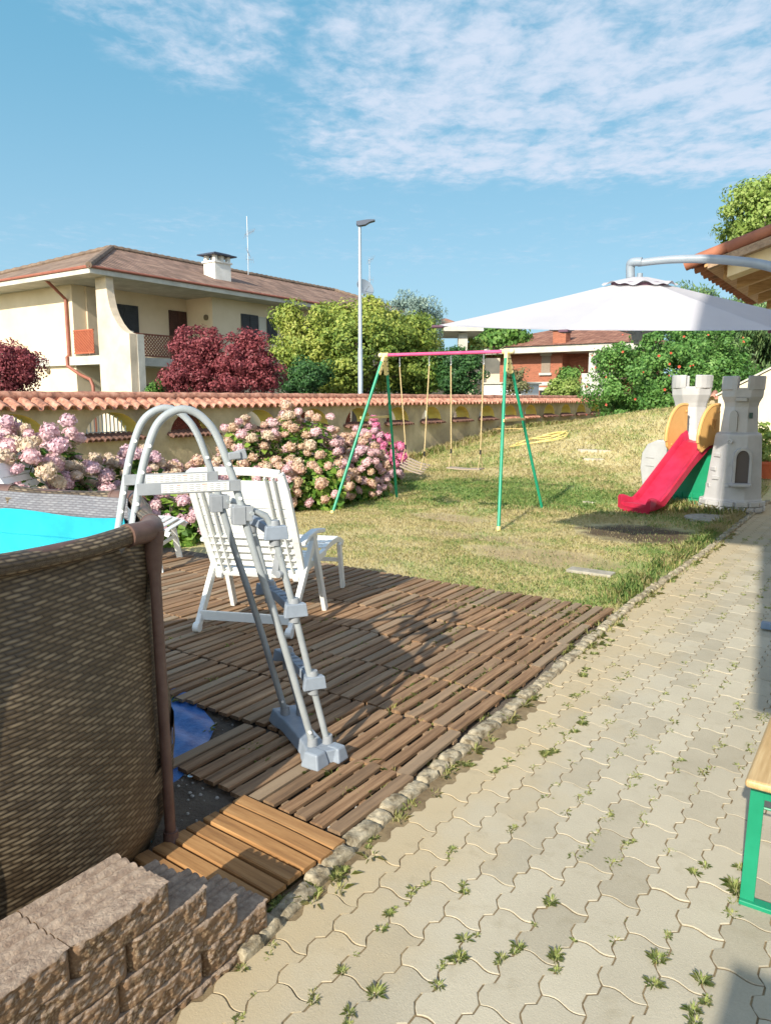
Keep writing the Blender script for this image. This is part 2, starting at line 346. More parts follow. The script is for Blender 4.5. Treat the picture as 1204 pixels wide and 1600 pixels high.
# ---- interlocking paving
def paver_mat():
    m, nt, P, N, L = nodes('concrete_paver')
    tc = N('ShaderNodeTexCoord'); g = N('ShaderNodeNewGeometry'); vec = tc.outputs['Object']
    def noise(s, d=5, r=.6):
        n = N('ShaderNodeTexNoise'); n.inputs['Scale'].default_value = s; n.inputs['Detail'].default_value = d; n.inputs['Roughness'].default_value = r; L(vec, n.inputs['Vector']); return n.outputs[0]
    r = N('ShaderNodeValToRGB'); r.color_ramp.elements[0].color = rgba(sRGB(154, 145, 125)); r.color_ramp.elements[1].color = rgba(sRGB(194, 185, 163))
    e = r.color_ramp.elements.new(.5); e.color = rgba(sRGB(179, 170, 149))
    a = N('ShaderNodeMath'); a.operation = 'MULTIPLY'; L(g.outputs['Random Per Island'], a.inputs[0]); a.inputs[1].default_value = .5
    b = N('ShaderNodeMath'); b.operation = 'MULTIPLY_ADD'; L(noise(2.2), b.inputs[0]); b.inputs[1].default_value = .9; L(a.outputs[0], b.inputs[2]); 
    c = N('ShaderNodeMath'); c.operation = 'MULTIPLY_ADD'; L(noise(120, 3, .8), c.inputs[0]); c.inputs[1].default_value = .55; L(b.outputs[0], c.inputs[2])
    d = N('ShaderNodeMath'); d.operation = 'SUBTRACT'; L(c.outputs[0], d.inputs[0]); d.inputs[1].default_value = .46; L(d.outputs[0], r.inputs[0])
    # sandy dirt washed over the stones next to the kerb
    sp = N('ShaderNodeSeparateXYZ'); L(vec, sp.inputs[0]); s1 = N('ShaderNodeMath'); s1.operation = 'MULTIPLY_ADD'; L(noise(3.5), s1.inputs[0]); s1.inputs[1].default_value = .7; L(sp.outputs[0], s1.inputs[2])
    mr = N('ShaderNodeMapRange'); L(s1.outputs[0], mr.inputs[0]); mr.inputs[1].default_value = -.62; mr.inputs[2].default_value = -1.0; mr.inputs[4].default_value = .75
    x = N('ShaderNodeMix'); x.data_type = 'RGBA'; L(mr.outputs[0], x.inputs[0]); L(r.outputs[0], x.inputs[6]); x.inputs[7].default_value = rgba(sRGB(186, 168, 134))
    # darker stains and dirt marks
    st = N('ShaderNodeMapRange'); L(noise(7.5, 6, .75), st.inputs[0]); st.inputs[1].default_value = .56; st.inputs[2].default_value = .74; st.inputs[4].default_value = .45
    x2 = N('ShaderNodeMix'); x2.data_type = 'RGBA'; L(st.outputs[0], x2.inputs[0]); L(x.outputs[2], x2.inputs[6]); x2.inputs[7].default_value = rgba(sRGB(146, 134, 108))
    L(x2.outputs[2], P.inputs['Base Color']); P.inputs['Roughness'].default_value = .9; P.inputs['Specular IOR Level'].default_value = .25
    bp = N('ShaderNodeBump'); bp.inputs['Strength'].default_value = .55; bp.inputs['Distance'].default_value = .004; L(noise(160, 5, .8), bp.inputs['Height']); L(bp.outputs[0], P.inputs['Normal'])
    return m
KERB = [(-8, -1.33), (.8, -1.36), (1.51, -1.42), (1.9, -1.46), (2.3, -1.49), (2.7, -1.505), (3.5, -1.525), (4.3, -1.545), (5.5, -1.58), (6.4, -1.575), (8., -1.53), (11.3, -1.53), (12.9, -1.53)]
def kx(y):
    for (a, xa), (b, xb) in zip(KERB, KERB[1:]):
        if y <= b: return xa + (xb - xa) * (y - a) / (b - a)
    return KERB[-1][1]
PW, PL = .125, .25
def zig(t): # sideways step of the long joints, one step to and fro every 12.5 cm
    q = ((t / .125) % 1.0)
    return .0115 * (-1 if q < .38 else (-1 + 2 * (q - .38) / .12 if q < .5 else (1 if q < .88 else 1 - 2 * (q - .88) / .12)))
def paver(cx, cy, dz, tilt):
    g = .0026; pts = []; n = 14
    yl, yh = cy - PL / 2 + g, cy + PL / 2 - g
    endw = lambda s: -.009 * sin(s * pi)          # s from -1 (left) to 1 (right)
    for i in range(n + 1):
        t = yl + (yh - yl) * i / n; tt = t + endw(1) * 1; pts.append((cx + PW / 2 - g + zig(t), t))
    for i in range(1, 8):
        s = 1 - 2 * i / 8; pts.append((cx + s * (PW / 2 - g) + zig(yh), yh + endw(s)))
    for i in range(n + 1):
        t = yh - (yh - yl) * i / n; pts.append((cx - PW / 2 + g + zig(t), t))
    for i in range(1, 8):
        s = -1 + 2 * i / 8; pts.append((cx + s * (PW / 2 - g) + zig(yl), yl + endw(s)))
    K = len(pts); ins = []
    for (x, y) in pts:
        dx, dy = cx - x, cy - y; ins.append((x + .0014 * (1 if dx > 0 else -1) * min(1, abs(dx) / .03), y + .0014 * (1 if dy > 0 else -1) * min(1, abs(dy) / .03)))
    zf = lambda x, y: dz + tilt[0] * (x - cx) + tilt[1] * (y - cy)
    vs = [(x, y, -.03) for x, y in pts] + [(x, y, zf(x, y) - .0014) for x, y in pts] + [(x, y, zf(x, y)) for x, y in ins]
    fs = [(i, (i + 1) % K, K + (i + 1) % K, K + i) for i in range(K)] + [(K + i, K + (i + 1) % K, 2 * K + (i + 1) % K, 2 * K + i) for i in range(K)] + [tuple(2 * K + i for i in range(K))]
    return vs, fs
mb = MB(); ncol = 0
for i in range(-1, 52):
    cx = -1.36 + i * PW
    for j in range(-2, 52):
        cy = .6 + j * PL + (PL / 2 if i % 2 else 0)
        if cy > 12.7 or (i < 0 and kx(cy) > -1.525): continue
        if cx > 1.6 and cy > 3.5 and random.random() < 0: continue
        v_, f_ = paver(cx, cy, random.gauss(.0085, .0007), (random.gauss(0, .005), random.gauss(0, .005))); mb.add(v_, f_)
tag(mb.build('paving', paver_mat(), fix=False), kind='structure')
mb = MB(); mb.add([(-1.53, -8, .0055), (9, -8, .0055), (9, 12.95, .0055), (-1.53, 12.95, .0055)], [(0, 1, 2, 3)])
tag(mb.build('paving_bed', MAT('joint_sand', sRGB(112, 94, 68), sRGB(146, 128, 96), .95, 12, .6, 90)), kind='structure')
# ---- scalloped kerb
CONC = MAT('kerb_concrete', sRGB(104, 92, 70), sRGB(188, 176, 150), .92, 22, 1.0, 70, c3=sRGB(158, 146, 122), bdist=.008)
mb = MB(); y = 1.35
while y < 12.9:
    Ls = random.choice((.07, .09, .10, .14, .19)) * random.uniform(.85, 1.15); x = kx(y + Ls / 2); h = .034 + random.uniform(-.010, .007); wd = .074 + random.uniform(-.012, .006)
    c = .009 + random.random() * .006; ang = random.gauss(0, .06)
    M_ = Matrix.Translation((x - .005 - .03 * (1 - ss(1.8, 3.5, y)), y + Ls / 2, 0)) @ Matrix.Rotation(-.03 + ang, 4, 'Z')
    hl = Ls / 2 - .002
    nx, ny = 9, 11; ph = random.random() * 6
    def kf(u, v, hl=hl, h=h, c=c, ph=ph):
        xx = (-.5 + u) * wd; yy = (-1 + 2 * v) * hl; e = min(u, 1 - u) / .17; e2 = min(v, 1 - v) / .15
        z = h - c * (max(0, 1 - e)) ** 2 - c * 1.1 * (max(0, 1 - e2)) ** 2 + .004 * sin(yy * 70 + ph) * cos(xx * 60 + ph) + .003 * sin(yy * 190 + ph * 2) * cos(xx * 150)
        return (xx, yy, z)
    mb.grid(kf, nx, ny, M_)
    for s in (0, 1):
        mb.grid(lambda u, v, s=s: (kf(s, u)[0] + (.003 if s else -.003) * v, kf(s, u)[1], kf(s, u)[2] * (1 - v) - .03 * v), ny, 2, M_)
        mb.grid(lambda u, v, s=s: (kf(u, s)[0], kf(u, s)[1], kf(u, s)[2] * (1 - v) - .03 * v), nx, 1, M_)
    y += Ls + .001
tag(mb.build('kerb', CONC, smooth=50), kind='structure')
# ---- grass: blades on the lawn, tufts in the joints
def blades(P_, h, wd, lean=.5):
    n = len(P_); a = rng.uniform(0, 2 * pi, n); dr = np.stack([np.cos(a), np.sin(a), np.zeros(n)], 1); sd = np.stack([-np.sin(a), np.cos(a), np.zeros(n)], 1)
    hh = h * rng.uniform(.4, 1.3, n); ln = rng.uniform(.05, 1, n) * lean; up = np.array([0, 0, 1.])
    w2 = (wd * rng.uniform(.6, 1.3, n))[:, None]
    base = P_; mid = base + up * (hh * .6)[:, None] + dr * (hh * ln * .35)[:, None]; tip = base + up * (hh * (1 - .25 * ln))[:, None] + dr * (hh * ln)[:, None]
    V = np.stack([base - sd * w2 * .5, base + sd * w2 * .5, mid + sd * w2 * .4, tip, mid - sd * w2 * .4], 1).reshape(-1, 3)
    return V, np.arange(n * 5).reshape(n, 5)
def vnoise(x, y, s, seed=0):
    return (np.sin(x * s + seed) * np.cos(y * s * 1.13 + seed * 2) + np.sin(x * s * 2.3 + y * s * 1.7 + seed) * .5 + np.sin(y * s * 3.1 - x * s * 1.9) * .35) / 1.85
def lawn_points(n, x0, x1, y0, y1, keep):
    x = rng.uniform(x0, x1, n); y = rng.uniform(y0, y1, n); k = keep(x, y); x, y = x[k], y[k]
    z = np.array([tz(a, b) for a, b in zip(x, y)]); return np.stack([x, y, z], 1)
def bare(x, y):
    b = np.zeros(len(x), bool)
    for (cx, cy, rx, ry, p_) in ((-4.9, 8.75, .6, .3, .85), (-2.9, 7.1, .85, .4, .8), (-2.45, 8.95, .75, .7, .93), (-3.9, 7.7, 1.0, .2, .6)):
        q = ((x - cx) / rx) ** 2 + ((y - cy) / ry) ** 2 + .35 * vnoise(x, y, 7); b |= (q < 1) & (rng.uniform(0, 1, len(x)) < p_)
    return b
def keep_lawn(x, y):
    k = (x < -1.66) & ~((x > -6.6) & (y < 5.52)) & ~((x > -5.0) & (y < 5.55))
    k &= (rng.uniform(0, 1, len(x)) < .68 + .4 * vnoise(x, y, 1.9, 2)) & ~bare(x, y)
    # only what the camera side can see
    fw = y * cos(YAW) - x * sin(YAW); lt = x * cos(YAW) + y * sin(YAW); k &= (fw > 2) & (abs(lt) < fw * .62 + .6)
    return k
GM = lawn_mat('grass_blade', True)
parts = []
for (n, x0, x1, y0, y1, h, wd) in ((190000, -9.2, -1.6, 5.3, 9.5, .028, .0042), (150000, -10.3, -1.6, 9.5, 15, .045, .006), (120000, -10.4, -1.0, 15, 26, .06, .011), (30000, -10.4, 0, 26, 36, .07, .016)):
    P_ = lawn_points(n, x0, x1, y0, y1, keep_lawn); parts.append(blades(P_, h, wd, .9))
# longer grass along the kerb, the wall foot and round the castle
def fringe(n, fx, y0, y1, sx, h, wd, keep=.8):
    y = rng.uniform(y0, y1, n); x = np.array([fx(a) for a in y]) + rng.normal(0, sx, n); k = (vnoise(x * 0, y, 5.0, 1) + rng.uniform(-.6, .6, n) > -.1)
    x, y = x[k], y[k]; z = np.array([tz(a, b) for a, b in zip(x, y)]); return blades(np.stack([x, y, z], 1), h, wd, .7)
parts.append(fringe(9000, lambda y: kx(y) - .17, 5.6, 12.8, .06, .075, .005))
parts.append(fringe(9000, lambda y: -10.3, 11, 34, .12, .20, .012))
parts.append(fringe(900, lambda y: kx(y) + .04, 4.5, 9.5, .03, .04, .004))
# straw-coloured tall grass across the mound
P_ = lawn_points(9000, -9.8, -2.6, 12.6, 24, lambda x, y: keep_lawn(x, y) & (vnoise(x, y, 1.3, 5) > .1)); parts.append(blades(P_, .10, .007, .6))
# castle foot
a = rng.uniform(0, 2 * pi, 2600); r = rng.uniform(.3, 1.0, 2600); P_ = np.stack([-2.2 + r * np.cos(a) * .9, 11.5 + r * np.sin(a) * .7, np.zeros(2600)], 1); P_ = P_[P_[:, 0] < -1.62]; parts.append(blades(P_, .12, .006, .6))
V = np.concatenate([p[0] for p in parts]); Fq = np.arange(len(V)).reshape(-1, 5)
tag(npmesh('lawn_grass', V, Fq, GM), 'short dry green and straw coloured grass covering the garden', 'grass', kind='stuff')
TUFT = LEAF('weed_leaf', [sRGB(212, 206, 146), sRGB(194, 200, 126), sRGB(168, 188, 110), sRGB(214, 198, 148)], .55, ns=3)
def tufts(spots, name, label, mat, cat='weeds'):
    vs = []
    for (x, y, z, r, h, n, wd) in spots:
        a = rng.uniform(0, 2 * pi, n); rr = r * np.sqrt(rng.uniform(0, 1, n)) * .5; P_ = np.stack([x + rr * np.cos(a), y + rr * np.sin(a), np.full(n, z)], 1)
        hh = h * rng.uniform(.5, 1.2, n); ln = rng.uniform(.2, 1.5, n); d = np.stack([np.cos(a), np.sin(a), np.zeros(n)], 1); sd = np.stack([-np.sin(a), np.cos(a), np.zeros(n)], 1)
        mid = P_ + np.array([0, 0, 1]) * (hh * .6)[:, None] + d * (hh * ln * .4)[:, None]; tip = P_ + np.array([0, 0, 1]) * (hh * (1.05 - .45 * ln))[:, None] + d * (hh * ln * 1.0)[:, None]
        w_ = wd * rng.uniform(.6, 1.3, n)[:, None]
        vs.append(np.stack([P_ - sd * w_ * .4, P_ + sd * w_ * .4, mid + sd * w_ * .5, tip, mid - sd * w_ * .5], 1).reshape(-1, 3))
    V = np.concatenate(vs); V[:, 2] = np.maximum(V[:, 2], -.01); return tag(npmesh(name, V, np.arange(len(V)).reshape(-1, 5), mat), label, cat, kind='stuff')
sp = []
# tufts picked out in the photo (pixel on the ground), then small growth along the joints
for (px, py, r, h, n) in ((480, 1552, .05, .035, 40), (543, 1590, .08, .06, 90), (535, 1500, .06, .04, 50), (605, 1440, .06, .045, 50), (652, 1395, .06, .04, 50), (690, 1340, .07, .04, 60), (620, 1405, .05, .03, 40),
        (715, 1468, .07, .055, 70), (675, 1515, .06, .045, 60), (712, 1385, .05, .04, 40), (832, 1405, .08, .045, 60), (779, 1490, .05, .05, 60), (862, 1494, .06, .05, 70), (1016, 1508, .07, .055, 90), (1082, 1362, .05, .045, 50),
        (1135, 1375, .09, .07, 110), (985, 1325, .04, .035, 35), (960, 1275, .05, .035, 35), (1075, 1550, .06, .06, 60), (1055, 1590, .08, .06, 70), (845, 1180, .07, .05, 90), (888, 1132, .07, .05, 90), (775, 1300, .05, .035, 35),
        (905, 1230, .06, .03, 40), (1068, 1196, .07, .03, 50), (1142, 1168, .06, .03, 45), (1130, 1040, .05, .04, 50), (1025, 1085, .05, .03, 40), (915, 1050, .09, .06, 110), (945, 1010, .1, .05, 100), (770, 1200, .06, .035, 60),
        (735, 1195, .06, .05, 70), (755, 1085, .05, .03, 40), (440, 1420, .07, .085, 90), (512, 1382, .08, .07, 90), (490, 1390, .05, .05, 50), (410, 1500, .05, .035, 30), (570, 1320, .05, .04, 40), (640, 1262, .04, .04, 30), (385, 1590, .05, .03, 30), (1040, 1470, .04, .03, 25)):
    q = G(px, py); cc_ = round((q.x + 1.36) / PW - .5)      # rooted in the nearest long joint, strung out along it
    for k in range(4):
        yy = q.y + random.gauss(0, r * .75); f_ = random.uniform(.35, 1.0) if k else 1.0; xx = (-1.36 + (cc_ + .5) * PW + zig(yy)) if q.x > -1.38 else q.x + random.gauss(0, .012)
        sp.append((xx, yy, .0, r * .62 * f_, h * f_, int(n * .55 * f_) + 5, .0045))
for i in range(900):
    c = random.randint(0, 11); y = random.uniform(1.7, 9.5); x = -1.36 + (c + .5) * PW + zig(y)
    if vnoise(x, y, 1.7, 3) + random.uniform(-.5, .5) - (x + .9) * .35 < .12: continue
    for k in range(random.randint(1, 4)): yy = y + random.uniform(-.09, .09); sp.append((-1.36 + (c + .5) * PW + zig(yy), yy, 0, .026, random.uniform(.016, .034), random.randint(14, 30), .0048))
sp = [(a, b, c + .006, r * .6, h * .36, n, wd * .5) if wd == .0045 else (a, b, c, r, h * .62, n, wd * .6) for a, b, c, r, h, n, wd in sp]
tufts(sp, 'weeds', 'small green weeds growing from the joints of the paving', TUFT)
sp = []
for i in range(130):
    y = random.uniform(1.6, 9.5); sp.append((kx(y) + random.choice((.03, .045, -.1)) + random.gauss(0, .012), y, 0, .035, random.uniform(.02, .05), random.randint(8, 22), .0035))
for i in range(620):    # through the deck
    x = random.uniform(-1, 0); x = -1.6 - abs(random.gauss(0, 1.0)); y = random.uniform(2.2, 5.5)
    if vnoise(np.array([x]), np.array([y]), 2.2, 4)[0] + (y - 3.9) * .35 < .05 and random.random() < .72: continue
    sp.append((x, y, .014, .035, random.uniform(.03, .05), random.randint(5, 14), .0022))
tufts(sp, 'kerb_grass', 'thin grass growing along the kerb and up through the deck gaps', LEAF('thin_grass', [sRGB(214, 200, 148), sRGB(190, 192, 122), sRGB(160, 182, 104)], .5, ns=2), 'grass')
# stepping slabs and the round cover set in the lawn
STONE = MAT('grey_stone', sRGB(142, 136, 122), sRGB(176, 170, 156), .9, 10, .5, 60)
q = gh(1105, 812); t_ = MB(); t_.lathe([(.30, -.03), (.30, .028), (.285, .038), (.04, .042), (.02, .042)], 32, Matrix.Translation((q.x, q.y, 0)))
t_.lathe([(.02, .036), (.02, .05), (.012, .056)], 10, Matrix.Translation((q.x - .05, q.y, 0)), mi=0)
tag(t_.build('round_cover', STONE, smooth=True), 'round concrete cover lying in the lawn in front of the play castle', 'cover')
q = gh(922, 896); tag(MB().box((q.x, q.y, .012), (.42, .16, .03), Matrix.Identity(4)).build('paving_slab', STONE, bevel=.006), 'flat square slab in the lawn near the corner of the wooden deck', 'slab')
for (px, py, s, lb) in ((930, 704, .8, 'larger pale flat stone high on the grassy mound'), (925, 718, .55, 'smaller pale flat stone just below the larger one on the mound'), (918, 786, .22, 'tiny pale stone in the grass left of the red slide')):
    q = gh(px, py); mb = MB(); n = 11; rr = [s * .5 * random.uniform(.75, 1.1) for _ in range(n)]
    mb.prism([(q.x + rr[k] * cos(2 * pi * k / n), q.y + .6 * rr[k] * sin(2 * pi * k / n)) for k in range(n)], 2, q.z - .05, q.z + .022); tag(mb.build('flat_stone', MAT('pale_stone', sRGB(170, 158, 136), sRGB(196, 186, 168), .9, 6), bevel=.01), lb, 'stone')
# ================================================================== DECK
def wood_mat(name, cs, objvar=.25, gray=.5):
    m, nt, P, N, L = nodes(name)
    tc = N('ShaderNodeTexCoord'); g = N('ShaderNodeNewGeometry'); oi = N('ShaderNodeObjectInfo')
    mp = N('ShaderNodeMapping'); mp.inputs['Scale'].default_value = (38, 2.2, 20); L(tc.outputs['Object'], mp.inputs[0])
    ad = N('ShaderNodeVectorMath'); ad.operation = 'ADD'; L(mp.outputs[0], ad.inputs[0])
    cb = N('ShaderNodeCombineXYZ'); q = N('ShaderNodeMath'); q.operation = 'MULTIPLY_ADD'; L(g.outputs['Random Per Island'], q.inputs[0]); q.inputs[1].default_value = 50
    q2 = N('ShaderNodeMath'); q2.operation = 'MULTIPLY'; L(oi.outputs['Random'], q2.inputs[0]); q2.inputs[1].default_value = 90; L(q2.outputs[0], q.inputs[2])
    for k in range(3): L(q.outputs[0], cb.inputs[k])
    L(cb.outputs[0], ad.inputs[1])
    n = N('ShaderNodeTexNoise'); n.inputs['Scale'].default_value = 1; n.inputs['Detail'].default_value = 7; n.inputs['Roughness'].default_value = .68; L(ad.outputs[0], n.inputs['Vector'])
    r = N('ShaderNodeValToRGB'); els = r.color_ramp.elements; els[0].position = .3; els[1].position = .72; els[0].color = rgba(cs[0]); els[1].color = rgba(cs[2]); e = els.new(.5); e.color = rgba(cs[1]); L(n.outputs[0], r.inputs[0])
    # each slat and tile weathered its own way
    hs = N('ShaderNodeHueSaturation'); s = N('ShaderNodeMath'); s.operation = 'ADD'; L(oi.outputs['Random'], s.inputs[0]); L(g.outputs['Random Per Island'], s.inputs[1])
    mr = N('ShaderNodeMapRange'); L(s.outputs[0], mr.inputs[0]); mr.inputs[2].default_value = 2; mr.inputs[3].default_value = 1 - objvar; mr.inputs[4].default_value = 1 + objvar; L(mr.outputs[0], hs.inputs['Value']); L(r.outputs[0], hs.inputs['Color'])
    fr = N('ShaderNodeMath'); fr.operation = 'FRACT'; f2 = N('ShaderNodeMath'); f2.operation = 'MULTIPLY_ADD'; L(oi.outputs['Random'], f2.inputs[0]); f2.inputs[1].default_value = 7.3; L(g.outputs['Random Per Island'], f2.inputs[2]); L(f2.outputs[0], fr.inputs[0])
    m2 = N('ShaderNodeMapRange'); L(fr.outputs[0], m2.inputs[0]); m2.inputs[1].default_value = .45; m2.inputs[2].default_value = 1; m2.inputs[4].default_value = gray
    x = N('ShaderNodeMix'); x.data_type = 'RGBA'; L(m2.outputs[0], x.inputs[0]); L(hs.outputs[0], x.inputs[6]); x.inputs[7].default_value = rgba(sRGB(150, 134, 112))
    L(x.outputs[2], P.inputs['Base Color']); P.inputs['Roughness'].default_value = .75; P.inputs['Specular IOR Level'].default_value = .3
    b = N('ShaderNodeBump'); b.inputs['Strength'].default_value = .6; b.inputs['Distance'].default_value = .003; L(n.outputs[0], b.inputs['Height']); L(b.outputs[0], P.inputs['Normal'])
    return m
DECKW = wood_mat('weathered_deck_wood', (sRGB(98, 74, 54), sRGB(138, 108, 80), sRGB(172, 140, 108)), .32, .75)
DECKO = wood_mat('newer_deck_wood', (sRGB(126, 90, 56), sRGB(160, 118, 74), sRGB(184, 142, 94)), .1, .1)
def tile_mesh(n, seed, along=True, mat=None, S=.5, gap=.023):
    random.seed(seed); mb = MB(); p = S / n
    for i in range(n):
        x = -S / 2 + (i + .5) * p; w_ = p - gap + random.uniform(-.003, .002); l0 = S - .006 - random.uniform(0, .01); rz = random.gauss(0, .006); off = random.gauss(0, .003)
        z = .034 + random.gauss(0, .0015)
        nn = 6; vs = []
        M_ = Matrix.Translation((x, off, 0)) @ Matrix.Rotation(rz, 4, 'Z'); tl = random.gauss(0, .03); wp = random.gauss(0, .002)
        e = .004
        for k in range(nn + 1):
            y = -l0 / 2 + l0 * k / nn; zz = z + wp * sin(k / nn * pi) * 1.5; 
            vs += [(-w_ / 2, y, zz - .018), (-w_ / 2, y, zz - e - tl * w_ / 2), (-w_ / 2 + e, y, zz - tl * w_ / 2), (w_ / 2 - e, y, zz + tl * w_ / 2), (w_ / 2, y, zz - e + tl * w_ / 2), (w_ / 2, y, zz - .018)]
        fs = [(k * 6 + a, k * 6 + (a + 1) % 6, k * 6 + 6 + (a + 1) % 6, k * 6 + 6 + a) for k in range(nn) for a in range(6)] + [(0, 1, 2, 3, 4, 5), tuple(nn * 6 + a for a in range(6))[::-1]]
        mb.add(vs, fs, M_)
    for y in (-S * .36, 0, S * .36): mb.box((0, y, .009), (S - .02, .035, .014))
    return mb.mesh('deck_tile', mat or DECKW)
TM = [tile_mesh(6, 100 + k) for k in range(7)]
random.seed(21)
def deck_rows():
    out = []; y0 = 2.22
    for r in range(7):
        y = y0 + r * .5
        for c in range(0, 13):
            x = kx(y) - .295 - c * .5 - (.012 * (r % 3))
            if r == 0 and c > 1: continue
            if r in (1,) and c > 5: continue
            if r == 5 and c > 8: continue
            if r == 6 and c > 5: continue
            fw = y * cos(YAW) - x * sin(YAW); lt = x * cos(YAW) + y * sin(YAW)
            if lt < -fw * .56 - .3: continue
            if x < -6.4: continue
            out.append((r, c, x, y))
    return out
for r, c, x, y in deck_rows():
    o = bpy.data.objects.new('deck_tile', TM[random.randint(0, 6)]); sc.collection.objects.link(o)
    o.location = (x + random.gauss(0, .005), y + random.gauss(0, .006), .006 + random.uniform(0, .005)); o.rotation_euler = (random.gauss(0, .004), random.gauss(0, .004), random.gauss(0, .008) + pi * random.randint(0, 1))
    ORD = ('first', 'second', 'third', 'fourth', 'fifth', 'sixth', 'seventh', 'eighth', 'ninth', 'tenth', 'eleventh')
    tag(o, 'weathered brown deck tile, %s from the kerb in the %s row past the golden tile' % (ORD[c], ORD[r]), 'deck tile', 'wooden tiles of the slatted deck')
o = bpy.data.objects.new('deck_tile', tile_mesh(7, 55, mat=DECKO, S=.53, gap=.010)); sc.collection.objects.link(o); o.location = (-1.775, 1.70, .012); o.rotation_euler = (0, 0, pi / 2 - .04)
tag(o, 'newer golden deck tile with slats turned crosswise, nearest the concrete block stack', 'deck tile', 'wooden tiles of the slatted deck')
# ================================================================== BLOCKS
def block_mat():
    m, nt, P, N, L = nodes('split_face_concrete')
    tc = N('ShaderNodeTexCoord'); g = N('ShaderNodeNewGeometry')
    def noise(s, d=6, r=.7):
        n = N('ShaderNodeTexNoise'); n.inputs['Scale'].default_value = s; n.inputs['Detail'].default_value = d; n.inputs['Roughness'].default_value = r; L(tc.outputs['Object'], n.inputs['Vector']); return n.outputs[0]
    r1 = N('ShaderNodeValToRGB'); r1.color_ramp.elements[0].position = .35; r1.color_ramp.elements[1].position = .65; r1.color_ramp.elements[0].color = rgba(sRGB(142, 122, 106)); r1.color_ramp.elements[1].color = rgba(sRGB(186, 166, 146)); L(noise(38), r1.inputs[0])
    v = N('ShaderNodeTexVoronoi'); v.inputs['Scale'].default_value = 120; L(tc.outputs['Object'], v.inputs['Vector'])
    r2 = N('ShaderNodeValToRGB'); r2.color_ramp.elements[0].position = .12; r2.color_ramp.elements[0].color = rgba(sRGB(178, 156, 126)); r2.color_ramp.elements[1].position = .55; r2.color_ramp.elements[1].color = rgba(sRGB(112, 90, 68)); L(v.outputs['Distance'], r2.inputs[0])
    n2 = N('ShaderNodeMix'); n2.data_type = 'RGBA'; mm = N('ShaderNodeMapRange'); L(noise(14), mm.inputs[0]); mm.inputs[1].default_value = .4; mm.inputs[2].default_value = .62; L(mm.outputs[0], n2.inputs[0]); L(r2.outputs[0], n2.inputs[6]); n2.inputs[7].default_value = rgba(sRGB(146, 118, 92))
    sp = N('ShaderNodeSeparateXYZ'); L(g.outputs['True Normal'], sp.inputs[0]); st = N('ShaderNodeMapRange'); L(sp.outputs[2], st.inputs[0]); st.inputs[1].default_value = .2; st.inputs[2].default_value = .5
    x = N('ShaderNodeMix'); x.data_type = 'RGBA'; L(st.outputs[0], x.inputs[0]); L(n2.outputs[2], x.inputs[6]); L(r1.outputs[0], x.inputs[7]); L(x.outputs[2], P.inputs['Base Color'])
    P.inputs['Roughness'].default_value = .95; P.inputs['Specular IOR Level'].default_value = .2
    b = N('ShaderNodeBump'); b.inputs['Strength'].default_value = .9; b.inputs['Distance'].default_value = .009; L(noise(110), b.inputs['Height']); L(b.outputs[0], P.inputs['Normal'])
    return m
BLK = block_mat(); random.seed(5)
def hsh(i, j, k=0): return (math.sin(i * 12.9898 + j * 78.233 + k * 37.719) * 43758.5453) % 1.0
def vn(u, v, k=0):
    i, j = math.floor(u), math.floor(v); a, b = u - i, v - j; a = a * a * (3 - 2 * a); b = b * b * (3 - 2 * b)
    return (hsh(i, j, k) * (1 - a) + hsh(i + 1, j, k) * a) * (1 - b) + (hsh(i, j + 1, k) * (1 - a) + hsh(i + 1, j + 1, k) * a) * b
def block(x0, y1, z0, Lb, seed, label, Wd=.235, Hh=.088, rz=0):
    """long block: ribbed top, rough split face on the +x side, ends at y1"""
    mb = MB(); ny = int(Lb / .0065); nt_ = 60; nf = 18; cols = []
    for j in range(ny + 1):
        yy = -Lb * (1 - j / ny); ring = []
        for i in range(nf + 1):      # split face, bottom to top
            zz = Hh * i / nf; ed = min(1, min(j, ny - j) / 2.5) * min(1, .35 + min(i, nf - i) / 2.)
            bul = .002 - .006 * (i in (0, nf)) + .006 * (vn(yy * 22, zz * 26, seed) - .5) + .009 * (vn(yy * 62, zz * 70, seed + 3) - .5) + .007 * (vn(yy * 150, zz * 160, seed + 5) - .5)
            ring.append((Wd / 2 + bul * ed - .012 * (1 - min(1, min(j, ny - j) / 2.5)), yy, zz))
        for i in range(1, nt_ + 1):  # top, front to back, ribs running along the block
            xx = Wd / 2 - Wd * i / nt_; u = i / nt_
            rib = 0 if u < .26 else -.018 * (1 - abs(sin((u - .26) / .74 * 5 * pi)) ** .42)
            ring.append((xx, yy, Hh + rib + .002 * (vn(yy * 60, xx * 90, seed + 7) - .5) + .0016 * (vn(yy * 200, xx * 200, seed + 9) - .5)))
        ring.append((-Wd / 2, yy, 0)); cols.append(ring)
    K = len(cols[0]); vs = [p for r_ in cols for p in r_]
    fs = [(j * K + i, (j + 1) * K + i, (j + 1) * K + i + 1, j * K + i + 1) for j in range(ny) for i in range(K - 1)] + [tuple(range(K)), tuple(ny * K + i for i in range(K))[::-1]]
    M_ = Matrix.Translation((x0, y1, z0)) @ Matrix.Rotation(rz, 4, 'Z'); mb.add(vs, fs)
    o = mb.build('concrete_block', BLK, smooth=60); o.matrix_world = M_; return tag(o, label, 'block', 'ribbed concrete blocks stacked in steps')
BX = -1.565
